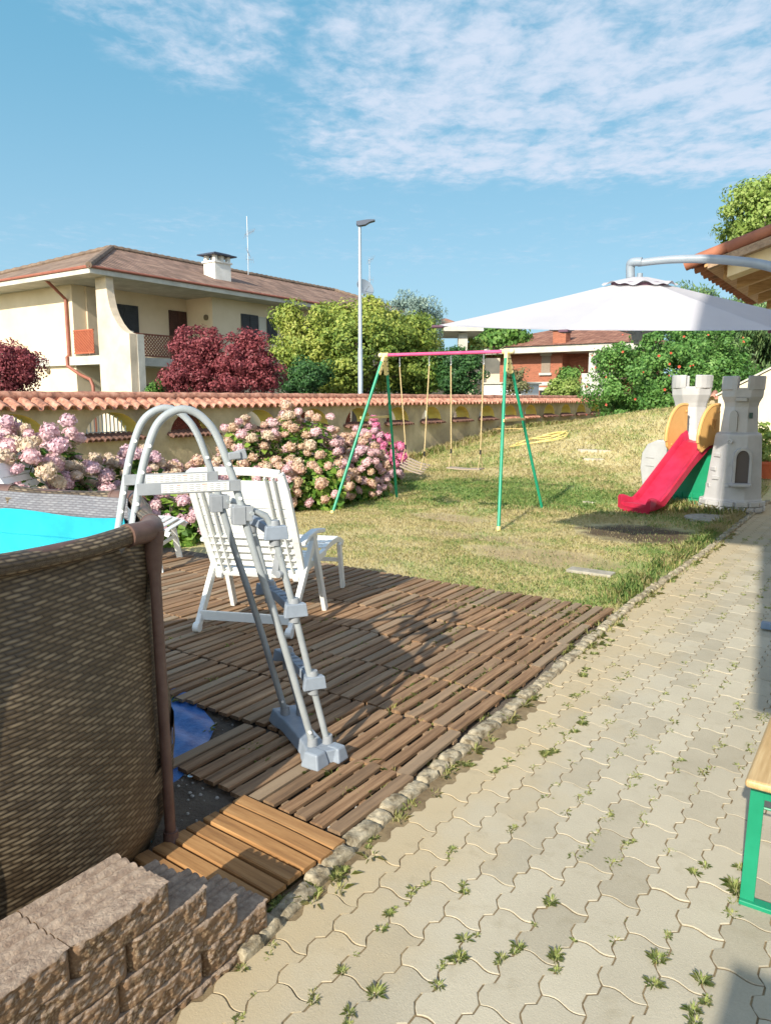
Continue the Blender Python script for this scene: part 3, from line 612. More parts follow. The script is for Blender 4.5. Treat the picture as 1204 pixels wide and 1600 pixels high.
# five courses, each set back from the one below
lv = [(1.53, 'lowest course, its end nearest the kerb'), (1.49, 'second course from the ground'), (1.37, 'third course from the ground'), (1.26, 'fourth course, just under the top one'), (1.135, 'top course')]
for k, (ye, lb) in enumerate(lv):
    z0 = -.065 + k * .0885; xo = BX + random.uniform(-.002, .004) + (.012 if k == 0 else 0)
    Ls = (.40, .40, .40) if k % 2 == 0 else (.26, .40, .40)
    if k == 4: Ls = (.285, .40, .40)
    y = ye
    for n_, Lb in enumerate(Ls):
        if y < -.1: break
        block(xo, y, z0, Lb - .003, k * 7 + n_ * 3, 'ribbed concrete block, %s of the %s in the stepped stack' % (('deck end piece', 'middle piece', 'near piece')[n_], lb.split(',')[0].replace(' from the ground', ' up')), rz=random.gauss(0, .004)); y -= Lb
# ================================================================== POOL
def rattan_mat(name, c1, c2, c3, su=.062, sv=.0155, rough=.42, slant=.12):
    m, nt, P, N, L = nodes(name)
    uv = N('ShaderNodeUVMap'); uv.uv_map = 'UVMap'; sp = N('ShaderNodeSeparateXYZ'); L(uv.outputs[0], sp.inputs[0])
    def mt(op, a, b=0., c=0.):
        n = N('ShaderNodeMath'); n.operation = op
        for i, v in enumerate((a, b, c)):
            if isinstance(v, (int, float)): n.inputs[i].default_value = v
            else: L(v, n.inputs[i])
        return n.outputs[0]
    u, v = sp.outputs[0], sp.outputs[1]
    vv = mt('DIVIDE', v, sv); row = mt('FLOOR', vv); fv = mt('SUBTRACT', vv, row)
    uu = mt('ADD', mt('DIVIDE', u, su), mt('MULTIPLY', row, .5)); uu = mt('ADD', uu, mt('MULTIPLY', fv, slant)); fu = mt('FRACT', uu)
    prof = mt('POWER', mt('MAXIMUM', mt('MULTIPLY', mt('SINE', mt('MULTIPLY', fv, pi)), mt('POWER', mt('SINE', mt('MULTIPLY', fu, pi)), .45)), .0001), .7)
    cell = mt('ADD', row, mt('MULTIPLY', mt('FLOOR', uu), 17.3)); wn = N('ShaderNodeTexWhiteNoise'); wn.noise_dimensions = '1D'; L(cell, wn.inputs['W'])
    tc = N('ShaderNodeTexCoord'); ns = N('ShaderNodeTexNoise'); ns.inputs['Scale'].default_value = 3.5; ns.inputs['Detail'].default_value = 5; L(tc.outputs['Object'], ns.inputs['Vector'])
    f = mt('MULTIPLY', prof, mt('ADD', .55, mt('MULTIPLY', wn.outputs[0], .5)))
    r = N('ShaderNodeValToRGB'); els = r.color_ramp.elements; els[0].position = .12; els[0].color = rgba(c1); els[1].position = .95; els[1].color = rgba(c3); e = els.new(.55); e.color = rgba(c2); L(f, r.inputs[0])
    x = N('ShaderNodeMix'); x.data_type = 'RGBA'; x.blend_type = 'MULTIPLY'; x.inputs[0].default_value = .5; L(r.outputs[0], x.inputs[6]); L(ns.outputs[0], x.inputs[7]); 
    L(x.outputs[2], P.inputs['Base Color']); P.inputs['Roughness'].default_value = rough; P.inputs['Specular IOR Level'].default_value = .5
    b = N('ShaderNodeBump'); b.inputs['Strength'].default_value = .5; b.inputs['Distance'].default_value = .003; L(prof, b.inputs['Height']); L(b.outputs[0], P.inputs['Normal'])
    return m
RAT = rattan_mat('rattan_print_vinyl', sRGB(62, 50, 37), sRGB(102, 86, 65), sRGB(158, 140, 112), su=.052, sv=.0135, slant=.15)
RATG = rattan_mat('bright_lit_rattan_liner', sRGB(104, 102, 108), sRGB(124, 124, 130), sRGB(146, 146, 150), rough=.5, su=.04, sv=.011)  # same woven print, greyed to put the bright light into its colour
BROWN = MAT('brown_plastic', sRGB(92, 68, 60), sRGB(108, 84, 74), .42, 20, .1, 60)
def with_uv(o, fn):
    me = o.data; uv = me.uv_layers.new(name='UVMap')
    for l in me.loops: uv.data[l.index].uv = fn[l.vertex_index]
PV = [Vector(p) for p in ((-2.04, 1.60), (-2.74, 2.06), (-3.54, 1.86), (-3.98, 1.12), (-3.80, .32), (-3.10, -.16), (-2.36, .08), (-1.93, .82))]
PC = Vector((-2.95, .95)); RZ = 1.178
pool = empty('swimming_pool', (PC.x, PC.y, 0), 'above ground pool with brown rattan print sides and turquoise liner', 'pool')
loc = lambda v, z: (v[0] - PC.x, v[1] - PC.y, z)
NP = len(PV); ucum = 0
for i in range(NP):
    a, b = PV[i], PV[(i + 1) % NP]; Ls = (b - a).length; nrm = Vector(((b - a).y, -(b - a).x)).normalized()
    if nrm.dot((a + b) / 2 - PC) < 0: nrm = -nrm
    # outer fabric panel: taut at the posts, bulging between and low down
    nu, nv = 28, 44; vs = []; uvs = []
    for iu in range(nu + 1):
        for iv in range(nv + 1):
            u, v = iu / nu, iv / nv; z = v * (RZ - .02); s = sin(u * pi)
            bul = -.035 + .10 * (s ** .7) * (sin(min(1, (1 - v) * 1.35) * pi / 2) ** .9) * (1 - .55 * max(0, (.12 - v) / .12)) - .045 * max(0, (.12 - v) / .12)
            wr = .006 * sin(u * 9 + v * 7 + i) * sin(v * 11) + .005 * sin((u * 1.2 - v) * 17) * max(0, 1 - abs(u - .08) * 7)
            # pulled folds fanning from the upper corners
            fold = .010 * sin((abs(u - round(u)) * 2.2 + (1 - v) * 1.1) * 14) * exp(-((abs(u - round(u)) * Ls) ** 2 + ((1 - v) * .9) ** 2) / .07)
            p = a.lerp(b, u) + nrm * (bul + wr + fold); vs.append(loc(p, z)); uvs.append((ucum + u * Ls, v * RZ + .012 * sin(u * 5 + i)))
    fs = [(iu * (nv + 1) + iv, (iu + 1) * (nv + 1) + iv, (iu + 1) * (nv + 1) + iv + 1, iu * (nv + 1) + iv + 1) for iu in range(nu) for iv in range(nv)]
    mb = MB(); mb.add(vs, fs); o = mb.build('side_panel', RAT, pool, smooth=180, fix=False); with_uv(o, uvs)
    # inner liner: woven band, coloured as brightly lit, over turquoise
    vs = []; uvs = []
    for iu in range(13):
        for iv in range(13):
            u, v = iu / 12, iv / 12; z = 1.06 + v * (RZ + .01 - 1.06) + .012 * sin(u * 6 + i * 2) * (1 - v); p = a.lerp(b, u) - nrm * (.045 + .008 * sin(u * 12)); vs.append(loc(p, z)); uvs.append((ucum + u * Ls, z))
    fs = [(iu * 13 + iv, (iu + 1) * 13 + iv, (iu + 1) * 13 + iv + 1, iu * 13 + iv + 1) for iu in range(12) for iv in range(12)]
    mb = MB(); mb.add(vs, fs); o = mb.build('liner_band', RATG, pool, smooth=180, fix=False); with_uv(o, uvs)
    # rail: printed sleeve with plain ends
    d = (b - a).normalized(); mbr = MB(); pts = []; us = []
    n = 22
    for k in range(n + 1):
        t = .11 + (Ls - .22) * k / n; p = a + d * t + nrm * .004 * sin(k * .5); pts.append(Vector(loc(p, RZ - .012 * sin(pi * k / n))))
    mbr.tube(pts, .034, 14, caps=False); o = mbr.build('rail_sleeve', RAT, pool, smooth=180)
    with_uv(o, [(ucum + Ls * (k // 14) / n, (k % 14) / 14 * .232) for k in range((n + 1) * 14)])
    ucum += Ls
    o = MB().tube([loc(a + d * .02, RZ), loc(b - d * .02, RZ)], .024, 12).build('rail', BROWN, pool, smooth=True)
for i in range(NP):
    a = PV[i]; p, n_ = PV[i - 1], PV[(i + 1) % NP]; d1 = (p - a).normalized(); d2 = (n_ - a).normalized(); inn = (PC - a).normalized(); out = -inn
    mb = MB(); mb.tube([loc(a + d1 * .12, RZ), loc(a + d1 * .05, RZ), loc(a + (d1 + d2) * .008, RZ), loc(a + d2 * .05, RZ), loc(a + d2 * .12, RZ)], .0375, 14)
    for dd in (d1, d2): mb.tube([loc(a + dd * .112, RZ), loc(a + dd * .124, RZ)], .0395, 14)
    b0 = a + inn * .005; mb.tube([loc(a, RZ), loc(b0, RZ - .06), loc(b0, RZ - .15)], [.036, .031, .024], 14); o = mb.build('corner_joint', BROWN, pool, smooth=True)
    b1 = b0 + out * .012
    o = MB().tube([loc(b0, RZ - .1), loc(b1, .0)], .0195, 16).build('post', BROWN, pool, smooth=True)
    MB().lathe([(.04, 0), (.04, .012), (.027, .03), (.027, .07)], 16, Matrix.Translation(loc(b1, 0.003))).build('post_foot', BROWN, pool, smooth=True)
TURQ = MAT('turquoise_liner', sRGB(0, 140, 158), sRGB(24, 160, 174), .4, 5, .1, 12)
inner = [PC + (p - PC) * .945 for p in PV]
mb = MB(); vs = []; K = 8
for i in range(NP):
    for k in range(K):
        u = k / K; p = inner[i].lerp(inner[(i + 1) % NP], u)
        for z in (.03, .5, 1.10 + .01 * sin(i * 3 + u * 6)): vs.append(loc(p, z))
M3 = NP * K
mb.add(vs, [(j * 3 + q, ((j + 1) % M3) * 3 + q, ((j + 1) % M3) * 3 + q + 1, j * 3 + q + 1) for j in range(M3) for q in range(2)] + [tuple(j * 3 for j in range(M3))]); mb.build('liner', TURQ, pool, smooth=40)
wm, nt, P, N, L = nodes('pool_water'); P.inputs['Base Color'].default_value = rgba((.55, .95, 1)); P.inputs['Transmission Weight'].default_value = 1; P.inputs['Roughness'].default_value = .02; P.inputs['IOR'].default_value = 1.33
nz = N('ShaderNodeTexNoise'); nz.inputs['Scale'].default_value = 5; b = N('ShaderNodeBump'); b.inputs['Strength'].default_value = .25; b.inputs['Distance'].default_value = .02; L(nz.outputs[0], b.inputs['Height']); L(b.outputs[0], P.inputs['Normal'])
mb = MB(); mb.add([loc(PC + (p - PC) * .94, .99) for p in PV], [tuple(range(NP))]); mb.build('water', wm, pool)
# loose strap round the foot of the pool
mb = MB(); a = PV[0]; pts = [(-1.99, 1.25, .22), (-2.035, 1.5, .26), (-2.085, 1.66, .33), (-2.2, 1.76, .40), (-2.4, 1.87, .44)]
mb.grid(lambda u, v: (lambda q: (q[0] - PC.x + .018 + .004 * sin(u * 20), q[1] - PC.y, q[2] + (v - .5) * .085 + .008 * sin(u * 14)))(Vector(pts[min(3, int(u * 4))]).lerp(Vector(pts[min(3, int(u * 4)) + 1]), u * 4 - min(3, int(u * 4)))), 24, 3)
o = mb.build('strap', RAT, pool, smooth=180); with_uv(o, [(k // 4 * .03, (k % 4) * .028) for k in range(25 * 4)])
# tarp under the pool
tq = [G(345, 1140, .01), G(298, 1216, .01), G(262, 1262, .01)]
A_, B_ = G(338, 1139), G(300, 1217); mb = MB(); dAB = (B_ - A_)
def tf(u, v):
    p = A_ - dAB * .55 + dAB * 2.3 * v; q = p + Vector((-1.0, -.15, 0)) * u
    if v < .25: q += Vector((-.35, 0, 0)) * (1 - v / .25) ** 1.3 * (1 - u)
    if v > .6: q += Vector((-.22, -.02, 0)) * ((v - .6) / .4) ** 1.2 * (1 - u)
    return (q.x, q.y, .016 + .012 * abs(sin(u * 9 + v * 14)) * (1 if u > .02 else .3) + .006 * sin(v * 31 + u * 4))
mb.grid(tf, 30, 30); tarp = mb.build('tarpaulin', MAT('blue_tarp', sRGB(34, 84, 156), sRGB(70, 122, 190), .38, 14, .5, 24), smooth=180)
tag(tarp, 'crumpled blue tarpaulin spread on the soil under the pool edge', 'tarpaulin')
q = G(298, 1213, .03); MB().lathe([(.011, 0), (.013, .003), (.007, .004), (.006, .001)], 16, Matrix.Translation((q.x, q.y, .03))).build('eyelet', MAT('steel', (.6, .6, .6), rough=.3, metal=1), tarp)
# ================================================================== POOL LADDER
def plane_s(px, py, p0, t):
    d = ray(px, py); det = d[0] * (-t[1]) + t[0] * d[1]; k = (p0[0] * (-t[1]) + t[0] * p0[1]) / det
    return Vector((d[0] * k, d[1] * k, HC + d[2] * k))
LT = Vector((-.54, -.84, 0)); LT.normalize(); Af = G(446, 1114, .1); Bf = G(489, 1164, .1); Wv = (Bf - Af); Wv.z = 0; LW = Wv.length; Wv.normalize()
lad = empty('pool_ladder', ((Af.x + Bf.x) / 2, (Af.y + Bf.y) / 2, 0), 'grey A frame pool ladder with blue grey treads standing over the pool edge', 'ladder')
LO = Vector(lad.location); LMET = MAT('grey_ladder_metal', sRGB(150, 156, 158), sRGB(164, 170, 172), .38, 8); LPL = MAT('grey_blue_plastic', sRGB(132, 142, 154), sRGB(146, 156, 168), .5, 12, .1, 90); LPG = MAT('grey_clip_plastic', sRGB(138, 142, 146), sRGB(152, 156, 160), .5, 12)
prof = [(0, .1), (.129, .603), (.242, 1.001), (.294, 1.22), (.335, 1.36), (.365, 1.45), (.40, 1.515), (.45, 1.562), (.505, 1.578), (.56, 1.558), (.603, 1.515), (.635, 1.44), (.665, 1.34), (.69, 1.22), (.715, 1.09), (.80, .65), (.93, .06)]
def smooth_path(pts, n=6):
    out = []
    for i in range(len(pts) - 1):
        p0 = Vector(pts[max(i - 1, 0)]); p1 = Vector(pts[i]); p2 = Vector(pts[i + 1]); p3 = Vector(pts[min(i + 2, len(pts) - 1)])
        for k in range(n):
            t = k / n; out.append(.5 * ((2 * p1) + (p2 - p0) * t + (2 * p0 - 5 * p1 + 4 * p2 - p3) * t * t + (3 * p1 - p0 - 3 * p2 + p3) * t ** 3))
    out.append(Vector(pts[-1])); return out
def LP(base, s, z, off=0.): return Vector((base.x, base.y, 0)) + LT * s + Wv * off + Vector((0, 0, z)) - Vector((LO.x, LO.y, 0))
for nm, base in (('rear_frame', Af), ('front_frame', Bf)):
    pts = smooth_path([LP(base, s, z) for s, z in prof], 4); o = MB().tube(pts, .0155, 14).build('rail_frame', LMET, lad, smooth=True)
    mb = MB()
    for s, z in ((0.02, .17), (.294, 1.22), (.335, 1.36), (.69, 1.22), (.705, 1.14), (.665, 1.34), (.635, 1.44)): mb.tube([LP(base, s, z, .012), LP(base, s, z, .0225)], .0075, 10)
    mb.build('bolt', MAT('white_bolt', (.75, .75, .73), rough=.35) if 'white_bolt' not in bpy.data.materials else bpy.data.materials['white_bolt'], lad, smooth=True)
    # top side bar with its warning label
    off = .024; mbb = MB(); mbb.bar(LP(base, .292, 1.275, off), LP(base, .69, 1.275, off), .006, .046); mbb.build('side_bar', LPG, lad, bevel=.002)
    mbl = MB(); mbl.bar(LP(base, .34, 1.275, off + .0045), LP(base, .60, 1.275, off + .0045), .002, .034); lb = mbl.build('warning_label', MAT('label_white', sRGB(226, 226, 220), rough=.5) if 'label_white' not in bpy.data.materials else bpy.data.materials['label_white'], lad)
    mk = MB(); ms = MB()
    for k in range(10):
        for r_ in range(4):
            s0 = .350 + k * .0255; (ms if (k in (3, 7) and r_ == 3) else mk).bar(LP(base, s0, 1.263 + r_ * .0078, off + .006), LP(base, s0 + .012 + .009 * hsh(k, r_), 1.263 + r_ * .0078, off + .006), .0008, .0028)
    mk.build('label_text', MAT('label_grey', (.35, .35, .36)), lb); ms.build('label_mark', MAT('label_red', (.6, .16, .08)), lb)
mb = MB(); mb.bar(LP(Bf, .335, 1.39, 0), LP(Bf, .285, 1.395, .0), .03, .03); mb.bar(LP(Bf, .30, 1.39, .0), LP(Bf, .26, 1.40, .0), .012, .042); mb.build('handle_clip', LPG, lad, bevel=.004)
# hinge brackets and flip-up step section
for base in (Af, Bf):
    mb = MB(); 
    for oo in (.02, -.02): mb.prism([(0, 0), (0, 0), (0, 0)], 2, 0, 0) if False else mb.bar(LP(base, .325, 1.165, oo), LP(base, .245, 1.155, oo), .006, .062)
    mb.box(LP(base, .30, 1.15, 0), (.052, .052, .075), rot=Matrix.Rotation(atan2(LT.y, LT.x), 3, 'Z')); o = mb.build('hinge', LPG, lad, bevel=.004)
    MB().tube([LP(base, .252, 1.158, -.03), LP(base, .252, 1.158, .034)], .009, 10).build('hinge_pin', LMET, lad, smooth=True)
CO = -.045   # second pair of uprights stands a little outward
sprof = [(-.055, .10), (.02, .42), (.095, .76), (.172, 1.09), (.20, 1.14), (.252, 1.165)]
for base, inn in ((Af, .035), (Bf, -.0)):
    MB().tube([LP(base, s - .012, z, inn) for s, z in sprof], .0145, 14).build('step_upright', LMET, lad, smooth=True)
for k, (s, z) in enumerate(((.163, 1.075), (.086, .735), (.008, .40))):
    mb = MB(); n = 12; a0 = LP(Af, s - .012, z, -.03); b0 = LP(Bf, s - .012, z, .03); dd = (b0 - a0)
    # tread: narrow waist between two chunky end caps
    def sec(t): q = abs(t - .5) * 2; return (.056 + .05 * ss(.62, .95, q), .036 + .022 * ss(.62, .95, q))
    vs = []; M_ = 16
    for i in range(M_ + 1):
        t = i / M_; wdt, hh = sec(t); c = a0 + dd * t; drp = .012 * (1 - abs(t - .5) * 2) 
        for sx, sz in ((-.5, -.6), (.5, -.6), (.42, .4), (-.42, .4)): vs.append(c - LT * (sx * wdt) * 1.0 + Vector((0, 0, sz * hh + drp)))
    mb.add(vs, [(i * 4 + a, i * 4 + (a + 1) % 4, i * 4 + 4 + (a + 1) % 4, i * 4 + 4 + a) for i in range(M_) for a in range(4)] + [(0, 1, 2, 3), tuple(M_ * 4 + a for a in range(4))[::-1]])
    st = mb.build('tread', LPL, lad, bevel=.004)
    gb = MB()
    for t in (.16, .27, .38, .5, .62, .73, .84): gb.bar(a0 + dd * t + Vector((0, 0, .0275)) - LT * -.018, a0 + dd * t + Vector((0, 0, .0275)) - LT * .018, .009, .004)
    gb.build('grip_rib', LPL, st)
    for base, io in ((Af, .035), (Bf, 0)):
        cp = MB(); c = LP(base, s - .012, z, io); cp.lathe([(.023, -.06), (.024, -.035), (.024, .032), (.021, .045)], 14, Matrix.Translation(c)); cp.build('collar', LPG, st, smooth=True)
lk = MB(); c = LP(Bf, .128, .93, -.005); lk.box(c + Vector((-.012, -.005, 0)), (.034, .022, .10), rot=Matrix.Rotation(.25, 3, 'Y')); lk.lathe([(.016, -.01), (.016, .012)], 14, Matrix.Translation(c + Vector((.005, -.012, -.04))) @ Matrix.Rotation(pi / 2, 4, 'X')); lk.build('safety_lock', LPG, lad, bevel=.003)
# base plate with sockets
mb = MB(); vs = []; a0 = LP(Af, 0, 0, -.075); b0 = LP(Bf, 0, 0, .085); dd = b0 - a0; M_ = 12
def bsec(t): q = abs(t - .5) * 2; return .125 + .04 * ss(.45, .8, q), .05 + .012 * ss(.5, .9, q)
for i in range(M_ + 1):
    t = i / M_; wd_, hh = bsec(t); c = a0 + dd * t - LT * .018
    for sx, z in ((-.5, .0), (.5, .0), (.36, hh), (-.36, hh)): vs.append(c + LT * (sx * wd_) + Vector((0, 0, .042 + z)))
mb.add(vs, [(i * 4 + a, i * 4 + (a + 1) % 4, i * 4 + 4 + (a + 1) % 4, i * 4 + 4 + a) for i in range(M_) for a in range(4)] + [(0, 1, 2, 3), tuple(M_ * 4 + a for a in range(4))[::-1]])
mb.build('base_plate', LPL, lad, bevel=.006)
for base, io in ((Af, 0), (Bf, 0)):
    for s in (0.002, -.068):
        mb = MB(); mb.lathe([(.026, .07), (.024, .105), (.0215, .135)], 14, Matrix.Translation(LP(base, s, .0, io + (.03 if base is Af and s < 0 else 0)))); mb.build('socket', LPG, lad, smooth=True)
mb = MB(); mb.box(LP(Bf, -.085, .075, .055), (.09, .075, .065), tap=.7); mb.box(LP(Bf, .02, .075, .075), (.10, .085, .07), tap=.72); mb.build('foot_pad', LPL, lad, bevel=.008)
# ================================================================== SUN LOUNGERS
WP = MAT('white_resin', sRGB(226, 227, 222), sRGB(238, 238, 234), .42, 4, .05, 80)
def make_lounger():
    e = empty('garden_lounger', (-3.49, 3.42, .045), 'white plastic reclining chair with footrest, on the deck behind the ladder', 'lounger', rz=radians(22.3))
    # backrest (rests on a slant, foot forward)
    y0, z0, y1, z1, W2 = .30, .33, -.06, 1.08, .30
    up = Vector((0, y1 - y0, z1 - z0)); Lb = up.length; up.normalize(); nr = Vector((0, up.z, -up.y))
    def bp(x, t, n=0.): return Vector((0, y0, z0)) + Vector((x, 0, 0)) + up * t + nr * n
    br = MB()
    path = [bp(-W2, 0), bp(-W2 - .008, Lb * .5), bp(-W2, Lb - .05), bp(-W2 + .05, Lb), bp(0, Lb + .012), bp(W2 - .05, Lb), bp(W2, Lb - .05), bp(W2 + .008, Lb * .5), bp(W2, 0)]
    path = smooth_path(path, 4)
    for a, b in zip(path, path[1:]): br.bar(a, b + (b - a) * .08, .045, .03, up=nr)
    br.bar(bp(-W2, .02), bp(W2, .02), .03, .06, up=nr)
    back = br.build('backrest', WP, e, bevel=.003)
    sl = MB()
    for k in range(10):
        t = .105 + k * (Lb - .16) / 9.6; hgt = .062 if k < 8 else .07; sl.bar(bp(-W2 + .015, t, .004), bp(W2 - .015, t, .004), .012, hgt, up=up)
    sl.build('backrest_slats', WP, back, bevel=.002)
    rb = MB()
    for x in (-.245, -.195, .195, .245): rb.bar(bp(x, .03, -.014), bp(x, Lb - .02, -.014), .010, .032, up=nr)
    for x in (-.12, .0, .12): rb.bar(bp(x, .06, -.008), bp(x, .30, -.008), .007, .018, up=nr)
    for t in (.10, .155, .215, .275, .335): rb.bar(bp(-W2 + .02, t, -.012), bp(W2 - .02, t, -.012), .008, .02, up=nr)
    rb.build('rib', WP, back, bevel=.0015)
    for s in (-1, 1): MB().lathe([(.028, -.02), (.028, .02)], 14, Matrix.Translation((s * .27, .27, .33)) @ Matrix.Rotation(pi / 2, 4, 'Y')).build('pivot', WP, back, bevel=.003)
    # seat
    st = MB(); n = 8
    for x in (-.28, .28): st.bar((x, .26, .36), (x, .84, .39), .035, .05)
    for k in range(n): yy = .30 + k * .066; st.bar((-.27, yy, .372 + .03 * k / n), (.27, yy, .372 + .03 * k / n), .055, .014)
    st.build('seat', WP, e, bevel=.003)
    fr = MB(); pf = [(y, .40 + .02 * sin((y - .84) / .5 * pi) - .05 * max(0, (y - 1.15) / .2) ** 2) for y in np.linspace(.86, 1.34, 9)]
    for x in (-.27, .27):
        for (a, b), (c, d) in zip(pf, pf[1:]): fr.bar((x, a, b), (x, c, d + .0), .035, .045)
    for (a, b) in pf[:-1]: fr.bar((-.26, a + .03, b + .012), (.26, a + .03, b + .012), .05, .012)
    ft = fr.build('footrest', WP, e, bevel=.003)
    for s in (-1, 1): MB().bar((s * .29, 1.2, .38), (s * .30, 1.26, 0), .03, .05, up=(0, 1, 0)).build('footrest_leg', WP, e, bevel=.004)
    MB().bar((-.29, 1.22, .24), (.29, 1.22, .24), .02, .03).build('footrest_rail', WP, e, bevel=.002)
    for s in (-1, 1):
        a = MB(); x = s * .335; pts = [(x, .18, .585), (x, .28, .615), (x, .45, .625), (x, .62, .60)]
        for p, q in zip(pts, pts[1:]): a.bar(p, q, .055, .03)
        a.build('armrest', WP, e, bevel=.008, seg=3)
        MB().bar((s * .33, .42, .61), (s * .345, .64, 0), .035, .062, up=(0, 1, 0), tap=.9).build('leg', WP, e, bevel=.005)
        MB().bar((s * .33, .47, .60), (s * .31, .0, .03), .035, .06, up=(0, 1, 0), tap=.9).build('leg', WP, e, bevel=.005)
        MB().lathe([(.035, -.02), (.035, .02)], 16, Matrix.Translation((s * .31, -.005, .035)) @ Matrix.Rotation(pi / 2, 4, 'Y')).build('foot', WP, e, bevel=.004)
    MB().bar((-.31, .045, .105), (.31, .045, .105), .02, .062).build('crossbar', WP, e, bevel=.003)
    return e
l1 = make_lounger(); l1.scale = (1.06, 1.09, 1.02); tag(l1, group='white garden loungers')
l2 = copy_tree(l1); l2.location = (-6.62, 3.86, .02); l2.rotation_euler = (0, 0, radians(-55.8)); 
for ch in [k for k in sc.objects if k.parent == l2 and k.name.startswith('backrest')]:
    pv = Vector((0, .30, .33)); ch.matrix_local = Matrix.Translation(pv) @ Matrix.Rotation(radians(6), 4, 'X') @ Matrix.Translation(-pv)
l2.location = (-6.74, 3.80, .02); l2['label'] = 'white plastic lounger beyond the pool, half hidden behind its rim'
# ================================================================== ARCHED GARDEN WALL
TERR = MAT('terracotta_tile', sRGB(118, 82, 68), sRGB(204, 156, 132), .85, 8, .5, 30, c3=sRGB(184, 128, 104), det=9)
TERD = MAT('old_brown_tile', sRGB(84, 62, 54), sRGB(128, 92, 78), .9, 9, .5, 30)
PLAS = MAT('mottled_plaster', sRGB(134, 122, 104), sRGB(202, 186, 152), .95, 1.1, .6, 14, c3=sRGB(176, 160, 128), det=9, bdist=.02, lo_=.3, hi_=.7)
YEL = MAT('yellow_plaster', sRGB(236, 206, 96), sRGB(246, 222, 124), .9, 3)
XW, TH_ = -10.6, .42; Y_S, Y_E = -3.0, 36.2
wall = empty('garden_wall', (XW, 16, 0), 'long plastered garden wall with arched openings and a terracotta tile cap', 'wall')
lw = lambda x, y, z: (x - XW, y - 16, z)
ARCH = [7.6 + 1.7 * n for n in range(-5, 17)]
AW, AZ0, AZ1 = .53, .985, 1.39
def tileup(y): return T(XW + .3, y) * .0
def arch_z(u): return AZ0 + (AZ1 - AZ0) * sqrt(max(0, 1 - u * u))
mb = MB(); NS = 16; ZB, ZT = -.3, 1.5
for (X, sgn) in ((XW, 1), (XW - TH_, -1)):
    y = Y_S
    for yc in ARCH:
        mb.add([lw(X, y, ZB), lw(X, yc - AW, ZB), lw(X, yc - AW, ZT), lw(X, y, ZT)], [(0, 1, 2, 3)])
        mb.add([lw(X, yc - AW, ZB), lw(X, yc + AW, ZB), lw(X, yc + AW, AZ0), lw(X, yc - AW, AZ0)], [(0, 1, 2, 3)])
        for k in range(NS):
            u0, u1 = -cos(pi * k / NS), -cos(pi * (k + 1) / NS)
            mb.add([lw(X, yc + AW * u0, arch_z(u0)), lw(X, yc + AW * u1, arch_z(u1)), lw(X, yc + AW * u1, ZT), lw(X, yc + AW * u0, ZT)], [(0, 1, 2, 3)])
        y = yc + AW
    mb.add([lw(X, y, ZB), lw(X, Y_E, ZB), lw(X, Y_E, ZT), lw(X, y, ZT)], [(0, 1, 2, 3)])
mb.add([lw(XW, Y_E, ZB), lw(XW - TH_, Y_E, ZB), lw(XW - TH_, Y_E, ZT), lw(XW, Y_E, ZT)], [(0, 1, 2, 3)])
for yc in ARCH:
    mb.add([lw(XW, yc - AW, AZ0), lw(XW, yc + AW, AZ0), lw(XW - TH_, yc + AW, AZ0), lw(XW - TH_, yc - AW, AZ0)], [(0, 1, 2, 3)])
mb.build('wall', PLAS, wall, fix=False)
for yc in ARCH:   # painted lining of each opening
    mb = MB()
    for k in range(NS):
        u0, u1 = -cos(pi * k / NS), -cos(pi * (k + 1) / NS)
        for dz in (0,): mb.add([lw(XW + .001, yc + AW * u0, arch_z(u0)), lw(XW + .001, yc + AW * u1, arch_z(u1)), lw(XW - TH_, yc + AW * u1, arch_z(u1)), lw(XW - TH_, yc + AW * u0, arch_z(u0))], [(0, 1, 2, 3)])
    mb.build('arch_lining', YEL, wall, fix=False)
# tile cap: rows of half round tiles across the wall
PT = .21
def cap_z(y, s):   # s 0 at the ridge, 1 at the eave
    t = (y / PT) % 1.0; i = math.floor(y / PT); j = (hsh(i, 3) - .5)
    if t < .62: h = .052 * sqrt(max(0, 1 - ((t - .31) / .31) ** 2))
    else: h = -.022 * sqrt(max(0, 1 - ((t - .81) / .19) ** 2))
    return 1.612 - .145 * s + h + .010 * j * s
nrow = int((Y_E - Y_S) / PT); mb = MB(); ycols = [Y_S + (Y_E - Y_S) * k / (nrow * 10) for k in range(nrow * 10 + 1)]
def capcol(y):
    i = math.floor(y / PT); e = .03 * (hsh(i, 9) - .5); L_ = []
    for X0, sg, wdt in ((XW - TH_ / 2, 1, TH_ / 2 + .17), (XW - TH_ / 2, -1, TH_ / 2 + .17)):
        L_.append([lw(X0 + sg * (wdt + e) * s, y, cap_z(y, s) + (.012 if .45 < s < .55 else 0)) for s in (0, .25, .5, .52, .75, 1)] + [lw(X0 + sg * (wdt + e), y, cap_z(y, 1) - .016), lw(X0 + sg * (wdt + e - .16), y, cap_z(y, .75) - .03)])
    return L_
cols = [capcol(y) for y in ycols]
for side in (0, 1):
    vs = [p for c in cols for p in c[side]]; K = 8
    mb.add(vs, [(j * K + i, (j + 1) * K + i, (j + 1) * K + i + 1, j * K + i + 1) for j in range(len(cols) - 1) for i in range(K - 1)])
mb.build('tile_cap', TERR, wall, smooth=50, fix=False)
mb = MB(); mb.tube([lw(XW - TH_ / 2, y, 1.645 + .012 * (hsh(int(y / .4), 1) - .5)) for y in np.arange(Y_S, Y_E, .2)], [.085 - .014 * ((y / .4) % 1) for y in np.arange(Y_S, Y_E, .2)], 10); mb.build('ridge_tile', TERR, wall, smooth=50)
mb = MB(); mb.box(lw(XW - TH_ / 2, (Y_S + Y_E) / 2, 1.475), (TH_ + .12, Y_E - Y_S, .06)); mb.build('eave_board', MAT('cap_mortar', sRGB(120, 96, 74), sRGB(150, 124, 98), .9, 8), wall)
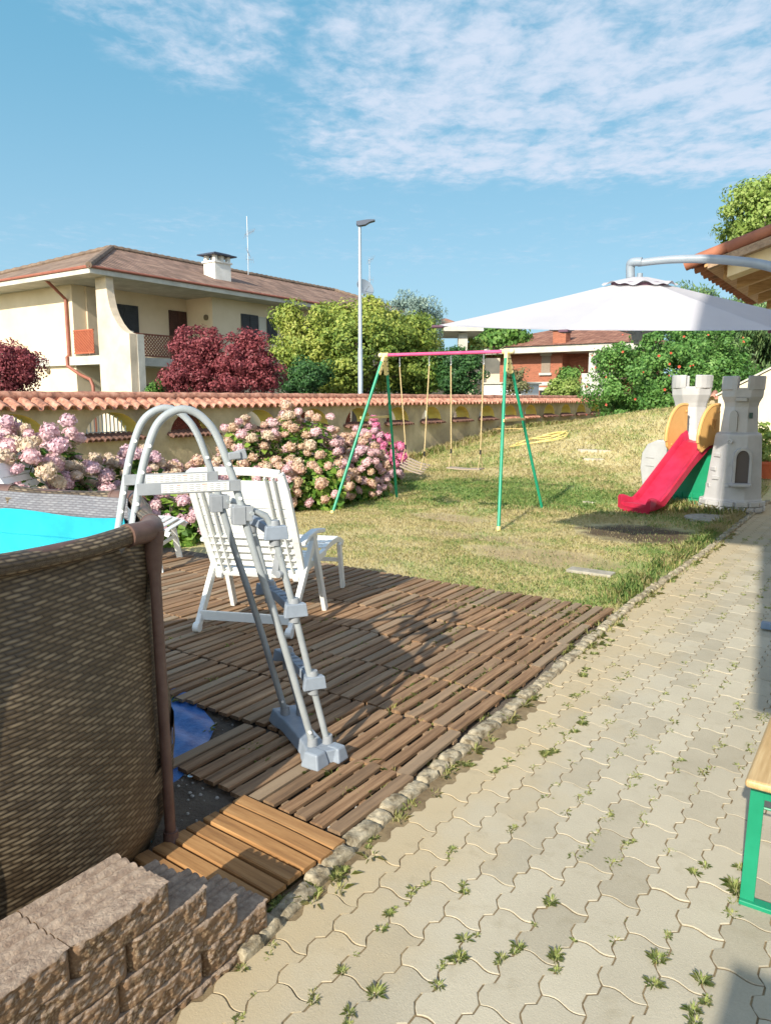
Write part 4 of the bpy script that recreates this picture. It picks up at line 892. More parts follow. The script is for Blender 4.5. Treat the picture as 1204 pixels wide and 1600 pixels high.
for n, yc in enumerate(ARCH):    # little tiled sills under the openings
    mb = MB(); red = yc > 22 and yc < 26; k = -AW - .03
    while k < AW + .02:
        r = .055; pts = [(XW - .12, AZ0 + .055), (XW + .16 + .03 * hsh(n, k), AZ0 - .03)]; vs = []
        for (xx, zz) in pts:
            for q in range(7): a_ = pi * q / 6; vs.append(lw(xx, yc + k + r * cos(a_), zz - .03 + r * sin(a_)))
            for q in range(7): a_ = pi * q / 6; vs.append(lw(xx, yc + k + (r - .012) * cos(a_), zz - .03 + (r - .012) * sin(a_)))
        fs = [(q, q + 1, 14 + q + 1, 14 + q) for q in range(6)] + [(7 + q, 21 + q, 21 + q + 1, 7 + q + 1) for q in range(6)] + [(14 + q, 14 + q + 1, 21 + q + 1, 21 + q) for q in range(6)]
        mb.add(vs, fs); k += .105
    mb.box(lw(XW + .0, yc, AZ0 - .035), (.2, 2 * AW + .02, .05)); mb.build('sill', TERR if red else TERD, wall, smooth=50)
GW = MAT('white_painted_bars', sRGB(214, 218, 218), rough=.5); BRK = MAT('red_brick_lattice', sRGB(132, 66, 52), sRGB(160, 84, 64), .9, 20)
for n, yc in enumerate(ARCH):
    if n in (4, 5, 2, 3):
        mb = MB(); k = -AW + .04
        while k < AW: mb.bar(lw(XW - .34, yc + k, AZ0 - .02), lw(XW - .34, yc + k, arch_z(min(.999, abs(k) / AW)) + .01), .022, .012, up=(0, 1, 0)); k += .075
        for zz in (1.05,): mb.bar(lw(XW - .355, yc - AW, zz), lw(XW - .355, yc + AW, zz), .012, .02)
        mb.build('grille', GW, wall)
    elif n in (6, 8, 9, 10, 12):
        mb = MB(); hh = .03; r = 0; z = AZ0
        w_ = AW if n != 6 else AW * .6; y0 = yc - AW
        for sgn in (1, -1):
            k = -1.0
            while k < 1.2:
                pa = []; 
                for t in np.linspace(0, 1, 24):
                    yy = yc + k + (t - .5) * .9 * sgn; zz = AZ0 + t * .45
                    if y0 < yy < yc + (AW if n == 6 else AW * .3) and zz < arch_z(min(.999, abs(yy - yc) / AW)): pa.append((yy, zz))
                if len(pa) > 1: mb.bar(lw(XW - .36 + .006 * sgn, pa[0][0], pa[0][1]), lw(XW - .36 + .006 * sgn, pa[-1][0], pa[-1][1]), .02, .014, up=(1, 0, 0))
                k += .07
        if mb.v: mb.build('lattice', BRK, wall)
# low tiled wall across the back, behind the castle
mb = MB(); bw = empty('back_wall', (-3.4, 21.2, 1.05), 'low tile capped wall glimpsed behind the towers of the play castle', 'wall')
mb.box((0, 0, .1), (2.2, .3, 1.0)); mb.build('wall', PLAS, bw)
mb = MB(); vs = []; n = 380
for k in range(n + 1):
    x = -1.15 + 2.3 * k / n; t = (x / .21) % 1; h = .06 * sqrt(max(0, 1 - ((t - .31) / .31) ** 2)) if t < .62 else -.02
    for (yy, zz) in ((-.34, .56), (-.34, .58), (0, .72), (.34, .58)): vs.append((x, yy, zz + h))
mb.add(vs, [(k * 4 + a, (k + 1) * 4 + a, (k + 1) * 4 + a + 1, k * 4 + a + 1) for k in range(n) for a in range(3)]); mb.build('tile_cap', TERR, bw, smooth=50, fix=False)
# ================================================================== CREAM HOUSE
CREAM = MAT('cream_render', sRGB(216, 197, 166), sRGB(228, 210, 182), .93, .6, .2, 30, det=8)
CONCR = MAT('pale_concrete', sRGB(176, 172, 160), sRGB(202, 198, 186), .9, 1.5, .3, 20, det=8)
FADED = MAT('stained_render', sRGB(192, 176, 152), sRGB(228, 208, 180), .93, .8, .3, 14, det=9)
SHUT = MAT('dark_shutter', sRGB(44, 46, 50), sRGB(56, 58, 62), .6, 3); BRSH = MAT('brown_shutter', sRGB(66, 40, 34), sRGB(84, 52, 42), .6, 3); DARK = MAT('dark_interior', (.012, .012, .013), rough=.8)
RUST = MAT('rust_red_metal', sRGB(142, 84, 66), sRGB(160, 98, 78), .6, 3)
def roof_mat(name, ax, c1, c2, c3, pitch=.30):
    m, nt, P, N, L = nodes(name); tc = N('ShaderNodeTexCoord'); sp = N('ShaderNodeSeparateXYZ'); L(tc.outputs['Object'], sp.inputs[0])
    def mt(op, a, b=0.):
        n = N('ShaderNodeMath'); n.operation = op
        for i, v in enumerate((a, b)):
            if isinstance(v, (int, float)): n.inputs[i].default_value = v
            else: L(v, n.inputs[i])
        return n.outputs[0]
    al = sp.outputs[ax]; dn = sp.outputs[1 - ax]
    col = mt('DIVIDE', al, pitch); row = mt('DIVIDE', dn, .36); fc = mt('FRACT', col); fr = mt('FRACT', row)
    h = mt('ABSOLUTE', mt('SINE', mt('MULTIPLY', fc, pi))); hh = mt('ADD', h, mt('MULTIPLY', fr, .5))
    wn = N('ShaderNodeTexWhiteNoise'); wn.noise_dimensions = '2D'; cb = N('ShaderNodeCombineXYZ'); L(mt('FLOOR', col), cb.inputs[0]); L(mt('FLOOR', row), cb.inputs[1]); L(cb.outputs[0], wn.inputs['Vector'])
    ns = N('ShaderNodeTexNoise'); ns.inputs['Scale'].default_value = .7; ns.inputs['Detail'].default_value = 8; L(tc.outputs['Object'], ns.inputs['Vector'])
    r = N('ShaderNodeValToRGB'); els = r.color_ramp.elements; els[0].position = .25; els[1].position = .8; els[0].color = rgba(c1); els[1].color = rgba(c3); e = els.new(.52); e.color = rgba(c2)
    L(mt('ADD', mt('MULTIPLY', wn.outputs['Value'], .35), mt('MULTIPLY', ns.outputs[0], .65)), r.inputs[0]); L(r.outputs[0], P.inputs['Base Color']); P.inputs['Roughness'].default_value = .9; P.inputs['Specular IOR Level'].default_value = .2
    b = N('ShaderNodeBump'); b.inputs['Strength'].default_value = 1; b.inputs['Distance'].default_value = .07; L(hh, b.inputs['Height']); L(b.outputs[0], P.inputs['Normal'])
    return m
ROOFY = roof_mat('roof_tile_long_slope', 1, sRGB(112, 92, 80), sRGB(138, 112, 98), sRGB(164, 136, 118)); ROOFX = roof_mat('roof_tile_end_slope', 0, sRGB(112, 94, 82), sRGB(134, 114, 100), sRGB(156, 134, 116))
XA, YA, XB, YR, XE, YE_, ZS = -25.8, 18.2, -27.5, 23.98, -24.6, 17.0, 6.12
ho = empty('cream_house', (-31, 22, 0), 'two storey cream house with hipped tile roof, loggia and curved corner fin', 'house'); HO = Vector((-31, 22, 0))
h_ = lambda x, y, z: (x - HO.x, y - HO.y, z)
def hb(mb, x0, x1, y0, y1, z0, z1, mi=0): return mb.box(h_((x0 + x1) / 2, (y0 + y1) / 2, (z0 + z1) / 2), (abs(x1 - x0), abs(y1 - y0), abs(z1 - z0)), mi=mi)
XL = -27.6
mb = MB()
hb(mb, -37.5, XL, YA, 42.5, -.1, 6.12)                # body behind the left front and the loggia back
hb(mb, XL, XB - 0, YA + 1.9, 42.5, -.1, 6.12)
hb(mb, XB, XA, YR, 42.5, -.1, 6.12)                    # main right front
mb.build('wall', CREAM, ho, fix=True)
mb = MB(); hb(mb, -37.9, XA + .15, YA - .18, YR + .1, 2.93, 3.27); hb(mb, XA, XA + .15, YR + .1, 42.6, 2.93, 3.2); mb.build('floor_slab', CONCR, ho)
mb = MB(); hb(mb, XL + .003, XB - .003, YA + .6, YA + 1.9, 3.27, 6.1); mb.build('loggia_wall', FADED, ho)
# eave slab, gutters and roof
W2 = 6.0; XF, YF = XE - 2 * W2, 43.6
mb = MB(); hb(mb, XF, XE, YE_, YF, 6.12, 6.34); mb.build('eave_slab', CONCR, ho, bevel=.01)
ZR0, ZR1 = 6.36, 8.36; AP = 5.3
P1 = (XE - AP - .2, YE_ + AP - .3, ZR1); P2 = (XE - AP - .2, YF - AP, ZR1)
c1, c2, c3, c4 = (XE + .06, YE_ - .06, ZR0), (XE + .06, YF + .06, ZR0), (XF, YF + .06, ZR0), (XF, YE_ - .06, ZR0)
mb = MB(); mb.add([h_(*c1), h_(*c2), h_(*P2), h_(*P1)], [(0, 1, 2, 3)]); mb.add([h_(*c3), h_(*c4), h_(*P1), h_(*P2)], [(0, 1, 2, 3)])
rf = mb.build('roof', ROOFY, ho)
mb = MB(); mb.add([h_(*c4), h_(*c1), h_(*P1)], [(0, 1, 2)]); mb.build('roof_end', ROOFX, ho); mb = MB(); mb.add([h_(*c2), h_(*c3), h_(*P2)], [(0, 1, 2)]); mb.build('roof_end', ROOFX, ho)
mb = MB()
for a, b in ((P1, c1), (P1, P2), (P1, c4), (P2, c2)):
    a = Vector(h_(*a)); b = Vector(h_(*b)); n = int((b - a).length / .19); pts = [a.lerp(b, k / n) + Vector((0, 0, .03)) for k in range(n + 1)]; mb.tube(pts, [.115 + .03 * (k % 2) for k in range(n + 1)], 8)
mb.build('ridge_tile', MAT('ridge_tiles', sRGB(104, 88, 76), sRGB(136, 116, 98), .9, 4), rf, smooth=40)
mb = MB(); mb.tube([h_(XF, YE_ - .03, 6.355), h_(XE + .03, YE_ - .03, 6.355), h_(XE + .03, YF, 6.355)], .055, 8); mb.build('gutter', RUST, rf)
# corner fin with the quarter-round cut
FY = 17.8; poly = [(-25.45, -.1), (-23.6, -.1)]; curve = [(-23.57, 3.98), (-23.75, 4.03), (-24.0, 4.16), (-24.25, 4.38), (-24.48, 4.68), (-24.63, 4.98), (-24.73, 5.35), (-24.79, 5.75), (-24.80, 6.12)]
poly += curve + [(-25.45, 6.12)]; mb = MB(); mb.prism([(x - HO.x, z) for x, z in poly], 1, FY - HO.y, FY + .32 - HO.y); mb.build('corner_fin', FADED, ho)
# railings: red lattice in the end opening and along the loggia
LAT = MAT('red_lattice', sRGB(158, 82, 56), sRGB(176, 98, 68), .8, 6)
def lattice(mb, a, b, z0, z1, step=.16, wd=.035, d=(0, 0, 0)):
    a = Vector(a); b = Vector(b); Ls = (b - a).length; u = (b - a) / Ls; H_ = z1 - z0
    for sg in (1, -1):
        k = -H_
        while k < Ls:
            s0, s1 = (k, k + H_) if sg == 1 else (k + H_, k); za, zb = z0, z1
            if min(s0, s1) < 0:
                if sg == 1: za = z0 + (0 - s0); s0 = 0
                else: zb = z1 - (0 - s1); s1 = 0
            if max(s0, s1) > Ls:
                if sg == 1: zb = z1 - (s1 - Ls); s1 = Ls
                else: za = z0 + (s0 - Ls); s0 = Ls
            if zb > za + .02:
                o = u.cross(Vector((0, 0, 1))) * .008 * sg; p = a + u * s0 + o; q = a + u * s1 + o; mb.bar((p.x, p.y, za), (q.x, q.y, zb), wd, .015, up=u.cross(Vector((0, 0, 1))))
            k += step
    for zz in (z0, z1): mb.bar((a.x, a.y, zz), (b.x, b.y, zz), .06, .06)
mb = MB(); lattice(mb, h_(-27.55, YA - .05, 0), h_(-26.25, YA - .05, 0), 3.4, 4.28, .11, .05); mb.build('railing', LAT, ho)
mb = MB(); lattice(mb, h_(XA + .02, 19.6, 0), h_(XA + .02, YR, 0), 3.35, 4.22, .15, .035); mb.build('railing', MAT('brown_lattice', sRGB(122, 74, 58), sRGB(140, 88, 68), .8, 6), ho)
mb = MB(); hb(mb, XA - .05, XA + .1, 19.3, 19.62, 3.2, 4.3); hb(mb, -23.9, -23.55, FY + .33, FY + .63, -.1, 3.98); mb.build('parapet_post', CONCR, ho)
# downpipe
mb = MB(); pp = [(-27.9, 17.25, 6.2), (-27.9, YA - .09, 5.55), (-27.9, YA - .09, 3.35), (-27.8, YA - .25, 3.25), (-27.8, YA - .25, 2.9), (-27.2, YA - .1, 2.55), (-26.55, YA - .1, 2.35), (-26.4, YA - .1, 2.1), (-26.4, YA - .1, .2)]
q0 = ony(76, 434, 17.3); mb.tube([h_(*(q0.x, 17.2, 6.15)), *[h_(*p) for p in pp[1:]]], .065, 8); mb.build('downpipe', RUST, ho, smooth=True)
def opening(X, y0, y1, z0, z1, mat, name='shutter', slats=True):
    f = MB(); hb(f, X, X + .05, y0, y1, z0, z1); f.bar
    o = f.build(name, mat, ho)
    s = MB(); mid = (y0 + y1) / 2
    hb(s, X + .048, X + .07, mid - .015, mid + .015, z0, z1)
    for k in range(int((z1 - z0) / .09)): hb(s, X + .051, X + .062, y0 + .06, mid - .06, z0 + .05 + k * .09, z0 + .09 + k * .09); hb(s, X + .051, X + .062, mid + .06, y1 - .06, z0 + .05 + k * .09, z0 + .09 + k * .09)
    s.build('louvre', mat, o)
opening(XB, 19.75, 21.25, 3.3, 5.55, SHUT); opening(XB, 22.92, 23.93, 3.3, 5.55, BRSH)
opening(XA, 25.75, 26.86, 4.3, 5.55, SHUT); opening(XA, 27.5, 28.2, 4.3, 5.5, SHUT)
w_ = MB(); hb(w_, XA, XA + .03, 26.9, 27.42, 4.3, 5.5); wf = w_.build('window', MAT('pale_curtain', sRGB(196, 190, 176), rough=.6), ho); f = MB(); hb(f, XA + .03, XA + .05, 26.9, 26.95, 4.3, 5.5); hb(f, XA + .03, XA + .05, 27.37, 27.42, 4.3, 5.5); hb(f, XA + .03, XA + .05, 26.95, 27.37, 5.44, 5.5); f.build('frame', CONCR, wf)
for (y0, y1, z0, z1) in ((19.7, 20.5, .1, 2.25), (21.5, 23.6, .1, 2.2)): f = MB(); hb(f, XB + .001, XB + .04, y0, y1, z0, z1); f.build('doorway', DARK if y0 < 20 else BRSH, ho)
# ground floor wall lights, round plates
for p in (onx(321, 496, XA - .0), ): pass
mb = MB(); p = ony(322, 496, YR - .03); mb.lathe([(.13, 0), (.13, .06), (.08, .09)], 16, Matrix.Translation(h_(p.x, YR - .005, p.z)) @ Matrix.Rotation(pi / 2, 4, 'X')); mb.build('wall_lamp', MAT('lamp_ring', sRGB(110, 96, 72)), ho)
mb = MB(); p = ony(76, 580, YA - .03); mb.lathe([(.12, 0), (.12, .05), (.07, .08)], 16, Matrix.Translation(h_(p.x, YA - .005, p.z)) @ Matrix.Rotation(pi / 2, 4, 'X')); mb.build('wall_lamp', bpy.data.materials['lamp_ring'], ho)
# chimney
p = onx(341, 440, -26.9); cy = p.y; mb = MB(); hb(mb, -27.3, -26.55, cy - .5, cy + .5, 6.6, 7.85); hb(mb, -27.36, -26.49, cy - .56, cy + .56, 7.85, 7.93)
for a in (-.28, .28):
    for b in (-.4, 0, .4): hb(mb, -26.925 + a - .09, -26.925 + a + .09, cy + b - .09, cy + b + .09, 7.93, 8.18)
ch = mb.build('chimney', MAT('white_render', sRGB(214, 212, 204), sRGB(232, 230, 224), .9, 3), rf); mb = MB(); hb(mb, -27.5, -26.35, cy - .72, cy + .72, 8.18, 8.24); mb.box(h_(-26.925, cy, 8.28), (1.0, 1.25, .08), tap=.7); mb.build('cap', MAT('dark_slate', sRGB(58, 66, 82)), ch)
mb = MB(); hb(mb, -27.29, -26.2, cy - .72, cy + .68, 6.6, 6.98) if False else None; mb.box(h_(-26.6, cy, 6.98), (1.2, 1.5, .03), rot=Matrix.Rotation(radians(20), 3, 'Y')); mb.build('flashing', CONCR, ch)
# solar edge far left
def antenna(loc, hgt, label, arms):
    e = empty('roof_antenna', loc, label, 'antenna', group=None); m_ = bpy.data.materials.get('aerial_metal') or MAT('aerial_metal', (.35, .37, .4), rough=.4, metal=.6)
    MB().tube([(0, 0, 0), (.02, 0, hgt * .5), (0, 0, hgt)], .022, 6).build('mast', m_, e)
    for (z, Ls, n, a, t) in arms:
        mb = MB(); d = Vector((cos(a), sin(a), t)).normalized(); s_ = Vector((-sin(a), cos(a), 0)); mb.tube([d * -Ls * .25 + Vector((0, 0, z)), d * Ls * .75 + Vector((0, 0, z))], .014, 5)
        for k in range(n): c = d * (-Ls * .25 + Ls * k / (n - 1)) + Vector((0, 0, z)); hw = .22 - .012 * k; mb.tube([c - s_ * hw * .4 - Vector((0, 0, hw)), c + s_ * hw * .4 + Vector((0, 0, hw))], .009, 5)
        mb.build('aerial', m_, e)
    return e
p = onx(388, 428, -29.9); antenna((p.x, p.y, 8.3), at(388, 338, p.y * cos(YAW) - p.x * sin(YAW)).z - 8.3, 'tall television aerial on the ridge of the cream house', [(2.15, .9, 9, -.2, .1), (1.2, .5, 5, 2.2, 0), (.8, .4, 4, 1.0, 0)])
p = at(577, 462, 45); antenna((p.x, p.y, p.z - 1.5), at(577, 405, 45).z - p.z + 1.5, 'small distant television aerial right of the street lamp', [(3.5, .9, 4, -.6, 0), (2.4, .3, 3, .4, 0)])
p = at(568, 452, 44); e = empty('satellite_dish', (p.x, p.y, p.z), 'grey satellite dish beside the street lamp above the tree', 'satellite dish', rz=radians(-20))
MB().lathe([(.0, .0), (.25, .03), (.45, .11), (.56, .19), (.54, .2), (.4, .11), (.0, .02)], 20, Matrix.Rotation(radians(62), 4, 'Y'), caps=False).build('dish', MAT('dish_grey', sRGB(120, 130, 140), rough=.5), e, smooth=True)
MB().tube([(0, 0, .0), (-.05, 0, -1.6)], .03, 6).build('mast', bpy.data.materials['aerial_metal'], e); MB().tube([(0, 0, -.2), (.55, 0, .12)], .02, 6).build('arm', bpy.data.materials['aerial_metal'], e)
# ================================================================== BRICK HOUSE far right
bh = empty('brick_house', (-24, 60, 0), 'red brick house with a low brown hipped roof beyond the far end of the wall', 'house'); BO = Vector((-24, 60, 0))
def bb(mb, x0, x1, y0, y1, z0, z1): return mb.box(((x0 + x1) / 2 - BO.x, (y0 + y1) / 2 - BO.y, (z0 + z1) / 2), (abs(x1 - x0), abs(y1 - y0), abs(z1 - z0)))
BM = None
def brick_mat():
    m, nt, P, N, L = nodes('red_brick'); tc = N('ShaderNodeTexCoord'); mp = N('ShaderNodeMapping'); mp.inputs['Rotation'].default_value = (pi / 2, 0, 0); L(tc.outputs['Object'], mp.inputs[0])
    b = N('ShaderNodeTexBrick'); b.inputs['Scale'].default_value = 1; b.inputs['Brick Width'].default_value = .26; b.inputs['Row Height'].default_value = .075; b.inputs['Mortar Size'].default_value = .008; L(mp.outputs[0], b.inputs['Vector'])
    b.inputs['Color1'].default_value = rgba(sRGB(162, 96, 72)); b.inputs['Color2'].default_value = rgba(sRGB(138, 80, 60)); b.inputs['Mortar'].default_value = rgba(sRGB(170, 120, 92)); L(b.outputs[0], P.inputs['Base Color']); P.inputs['Roughness'].default_value = .9; return m
BM = brick_mat()
X1 = ony(752, 560, 60).x; X2 = ony(878, 560, 60).x; X3 = ony(905, 560, 60).x; X4 = ony(975, 560, 60).x
zt = ony(860, 552, 60).z; zb = -.2
mb = MB(); bb(mb, X1, X2, 60, 72, zb, zt); bb(mb, X2 + .003, X4, 61.6, 72, zb, zt); mb.build('wall', BM, bh)
mb = MB(); z = ony(850, 600, 60).z; bb(mb, X1 - .02, X2 + .02, 59.95, 60.1, z - .12, z + .18); mb.build('string_course', CONCR, bh)
mb = MB(); p = ony(926, 560, 59.0); bb(mb, p.x - .28, p.x + .28, 58.8, 59.4, zb, zt); mb.build('pillar', CONCR, bh)
mb = MB(); bb(mb, X3 + .6, X4, 58.9, 59.2, zb, ony(930, 583, 59).z); mb.build('balcony_parapet', CONCR, bh); mb = MB(); bb(mb, X1 - 6, X1 + .2, 58, 58.3, zb, ony(775, 600, 58).z); mb.build('balcony_parapet', CONCR, bh)
ex0, ex1 = ony(790, 553, 58.6).x, ony(985, 545, 58.6).x
mb = MB(); bb(mb, X1 - 2.2, ex1 + 1, 58.5, 74, zt, zt + .55); mb.build('eave', CONCR, bh)
zz = zt + .56; A1 = (X1 - 2.4, 58.3, zz); A2 = (ex1 + 1.2, 58.3, zz); A3 = (ex1 + 1.2, 74.2, zz); A4 = (X1 - 2.4, 74.2, zz)
pk = at(892, 517, 68); R1 = (pk.x - .6, 66, pk.z + .4); R2 = (pk.x + 4.6, 66, pk.z + .4); b_ = lambda p: (p[0] - BO.x, p[1] - BO.y, p[2])
mb = MB(); mb.add([b_(A1), b_(A2), b_(A3), b_(A4), b_(R1), b_(R2)], [(0, 1, 5, 4), (1, 2, 5), (2, 3, 4, 5), (3, 0, 4)]); rb_ = mb.build('roof', roof_mat('brown_roof_tile', 0, sRGB(112, 78, 66), sRGB(140, 100, 84), sRGB(164, 124, 104), .4), bh)
p = at(877, 522, 62); mb = MB(); bb(mb, p.x - .55, p.x + .55, p.y - .5, p.y + .5, p.z - 1.2, p.z + .25); c_ = mb.build('chimney', BM, rb_); mb = MB(); bb(mb, p.x - .8, p.x + .8, p.y - .7, p.y + .7, p.z + .26, p.z + .4); mb.build('cap', MAT('dark_metal', (.05, .05, .055)), c_)
def bwin(x0, y0, x1, y1, shut, Y=60):
    a = ony(x0, y0, Y); b = ony(x1, y1, Y); m_ = MB(); bb(m_, a.x, b.x, Y - .06, Y - .01, b.z, a.z); o = m_.build('window', MAT('roller_shutter', sRGB(150, 134, 118), sRGB(140, 124, 108), .8, 8) if shut else DARK, bh)
    s = MB(); bb(s, a.x - .15, b.x + .15, Y - .2, Y, b.z - .22, b.z - .02); s.build('window_sill', CONCR, o); s = MB(); bb(s, a.x - .1, b.x + .1, Y - .12, Y - .01, a.z, a.z + .25); s.build('lintel', CONCR, o)
    if shut:
        s = MB()
        for k in range(14): z_ = b.z + (a.z - b.z) * (k + .5) / 14; bb(s, a.x + .04, b.x - .04, Y - .075, Y - .061, z_ - .03, z_ + .03)
        s.build('slat', bpy.data.materials['roller_shutter'], o)
bwin(846, 556, 859, 582, True); bwin(843, 610, 853, 625, False); bwin(930, 562, 946, 580, True, 61.6)
# lower wing and part of another building seen under the parasol
wg = empty('white_annex', (ony(780, 600, 52).x, 52, 0), 'low white annex left of the brick house, behind the garden wall', 'building')
a = at(766, 600, 52); b = at(797, 601, 52); wq = Vector((wg.location.x, wg.location.y, 0)); mb = MB(); mb.box(((a.x + b.x) / 2 - wq.x, (a.y + b.y) / 2 + 1.5 - wq.y, a.z / 2), (b.x - a.x + 2.0, 3, a.z)); mb.build('wall', MAT('white_wall', sRGB(222, 220, 214), rough=.9), wg); mb = MB(); mb.box(((a.x + b.x) / 2 - wq.x, (a.y + b.y) / 2 + 1.5 - wq.y, a.z + .06), (b.x - a.x + 2.3, 3.3, .12)); mb.build('roof', CONCR, wg)
gb_ = empty('grey_building', tuple(at(720, 560, 50).xy) + (0,), 'grey building with a flat overhanging eave and square pillar beside the big tree', 'building'); gq = Vector(gb_.location)
a = at(640, 515, 50); b = at(752, 517, 50); mb = MB(); c0 = Vector(((a.x + b.x) / 2, (a.y + b.y) / 2, 0)); dr = (b - a); ang = atan2(dr.y, dr.x); R_ = Matrix.Rotation(ang, 3, 'Z')
mb.box(c0 - gq + Vector((0, 0, a.z)) + R_ @ Vector((0, 2, 0)), (dr.length, 6, .35), rot=R_); mb.build('eave', CONCR, gb_)
mb = MB(); mb.box(c0 - gq + Vector((0, 0, a.z + .5)) + R_ @ Vector((-.6, 2.2, 0)), (dr.length * .9, 5.0, .7), rot=R_, tap=.35); mb.build('roof', bpy.data.materials['brown_roof_tile'], gb_)
p = at(722, 540, 50); mb = MB(); mb.box((p.x - gq.x, p.y - gq.y, (a.z - .3) / 2), (.6, .6, a.z - .2), rot=R_); mb.build('pillar', CONCR, gb_)
mb = MB(); p = at(740, 600, 53); mb.box((p.x - gq.x - 1.5, p.y - gq.y + 1, 2.2), (5, 3, 4.4), rot=R_); mb.build('wall', FADED, gb_)
# ================================================================== STREET LAMP
p = at(563, 610, 27.6); sl_ = empty('street_lamp', (p.x, p.y, 0), 'tall galvanised street lamp with a flat dark lamp head behind the wall', 'street lamp')
zt = at(560, 350, 27.6).z; GAL = MAT('galvanised_steel', sRGB(150, 162, 172), sRGB(170, 180, 188), .45, 2, metal=.3)
MB().tube([(0, 0, 0), (0, 0, 3.4), (0, 0, 3.42), (0, 0, zt)], [.095, .09, .075, .055], 12).build('pole', GAL, sl_, smooth=True)
mb = MB(); R_ = Matrix.Translation((0, 0, zt)) @ Matrix.Rotation(YAW, 4, 'Z') @ Matrix.Rotation(radians(-7), 4, 'Y'); mb.prism([(-.12, 0), (-.06, -.08), (.2, -.07), (.36, .0), (.56, .03), (.55, .07), (.3, .10), (-.1, .09)], 1, -.13, .13, M=R_); mb.build('lamp_head', MAT('lamp_grey', sRGB(72, 80, 96), rough=.4), sl_, bevel=.01)
# ================================================================== TREES AND SHRUBS
def lobe(px, t, bt, D, w, n, f=.86):
    c, r = crown_at(px, t, bt, D, w); return (c, (r[0] * f, r[1] * f * .85, r[2] * f), n)
def fw(x, y): return y * cos(YAW) - x * sin(YAW)
def crown_at(px, pyt, pyb, D, wpx, **k):
    """crown centred on pixel column px, top at pyt, bottom at pyb, D metres ahead; gives centre and radii"""
    t = at(px, pyt, D); b = at(px, pyb, D); rz = (t.z - b.z) / 2; rx = wpx / 2 / F_PX * D * 1.02
    return (t.x, t.y, b.z + rz), (rx, rx, rz)
MAPLE = LEAF('maple_leaf', [sRGB(88, 40, 46), sRGB(128, 60, 66), sRGB(162, 86, 90), sRGB(112, 56, 56)], .3, ns=1.2)
YGREEN = LEAF('yellow_green_leaf', [sRGB(84, 116, 54), sRGB(126, 148, 68), sRGB(158, 168, 76), sRGB(186, 186, 102)], .35, ns=.45, shift=.5)
DGREEN = LEAF('dark_green_leaf', [sRGB(36, 66, 40), sRGB(58, 96, 50), sRGB(90, 128, 66)], .25, ns=.8)
MGREEN = LEAF('mid_green_leaf', [sRGB(62, 100, 40), sRGB(96, 136, 58), sRGB(134, 162, 84)], .3, ns=.7)
BLUEG = LEAF('blue_green_needle', [sRGB(92, 116, 108), sRGB(124, 148, 138), sRGB(158, 176, 164)], .15, ns=.8)
LIME = LEAF('lime_leaf', [sRGB(104, 134, 60), sRGB(142, 164, 80), sRGB(178, 190, 114)], .35, ns=1)
def T_(name, lab, px, t, b, D, w, mat, ncl, cr, per, size, base=0., **k):
    c, r = crown_at(px, t, b, D, w); g = k.pop('group', None)
    return tree(name, lab, 'tree' if 'tree' in name or name in ('red_maple', 'conifer') else 'shrub', (c[0], c[1], base), c, (r[0] - cr * .5, r[1] - cr * .5, r[2] - cr * .4), mat, ncl, cr, per, size, group=g, **k)
# red maples behind the wall (in layers, each a flattish plate of leaves)
c, r = crown_at(345, 506, 622, 21.5, 178); tree('red_maple', 'rounded dark red maple tree in front of the loggia of the cream house', 'tree', (c[0], c[1], 0), (c[0], c[1], c[2] - .1), (r[0] * .86, r[1] * .86, r[2] * .92), MAPLE, 120, .26, 130, .085, lobes=(lobe(305, 500, 600, 21.5, 90, 60), lobe(392, 512, 600, 21.2, 76, 50), lobe(400, 545, 622, 21.5, 110, 60), lobe(292, 560, 622, 21.3, 90, 50)), trunk_r=.09, power=.35, jit=.6, group='red maples')
c, r = crown_at(425, 575, 622, 22.5, 46); 
c, r = crown_at(8, 532, 622, 20, 108); tree('red_maple', 'dark red maple at the left edge above the tiled wall', 'tree', (c[0], c[1], 0), c, (r[0] * .85, r[1] * .85, r[2] * .85), MAPLE, 110, .28, 110, .085, trunk_r=.08, power=.35, jit=.6, group='red maples')
# big yellow green tree with layered boughs
c, r = crown_at(556, 462, 632, 31, 262); tree('layered_tree', 'wide yellow green tree with layered boughs behind the street lamp', 'tree', (c[0], c[1], 0), (c[0], c[1], c[2] + .1), (r[0] * .88, r[1] * .8, r[2] * .86), YGREEN, 150, .52, 150, .15, lobes=(lobe(480, 500, 600, 30, 130, 80), lobe(640, 486, 600, 32, 110, 80), lobe(560, 460, 560, 31, 170, 80), lobe(660, 540, 625, 31, 90, 40), lobe(530, 540, 625, 30, 120, 60), lobe(448, 470, 520, 30, 40, 12)), trunk_r=.22, power=.33, jit=.5, limbs=16)
c, r = crown_at(470, 560, 622, 27.5, 130); tree('dark_shrub', 'dark green shrub in the shade between red maple and yellow green tree', 'shrub', (c[0], c[1], 0), c, (r[0] * .85, r[1] * .7, r[2] * .9), DGREEN, 60, .35, 120, .12, trunk_r=.08)
c, r = crown_at(648, 458, 560, 43, 96); tree('blue_cedar', 'blue grey cedar with drooping sprays rising behind the yellow green tree', 'tree', (c[0], c[1], 0), (c[0], c[1], c[2]), (r[0] * .9, r[1] * .9, r[2] * .95), BLUEG, 110, .55, 110, .22, trunk_r=.2, asp=.22, down=1.0, jit=.8, limbs=12)
c, r = crown_at(716, 538, 628, 30, 88); tree('dense_shrub', 'dense dark green rounded tree behind the swing, above the wall', 'tree', (c[0], c[1], 0), c, (r[0] * .85, r[1] * .85, r[2] * .95), DGREEN, 130, .36, 120, .12, trunk_r=.1, power=.3)
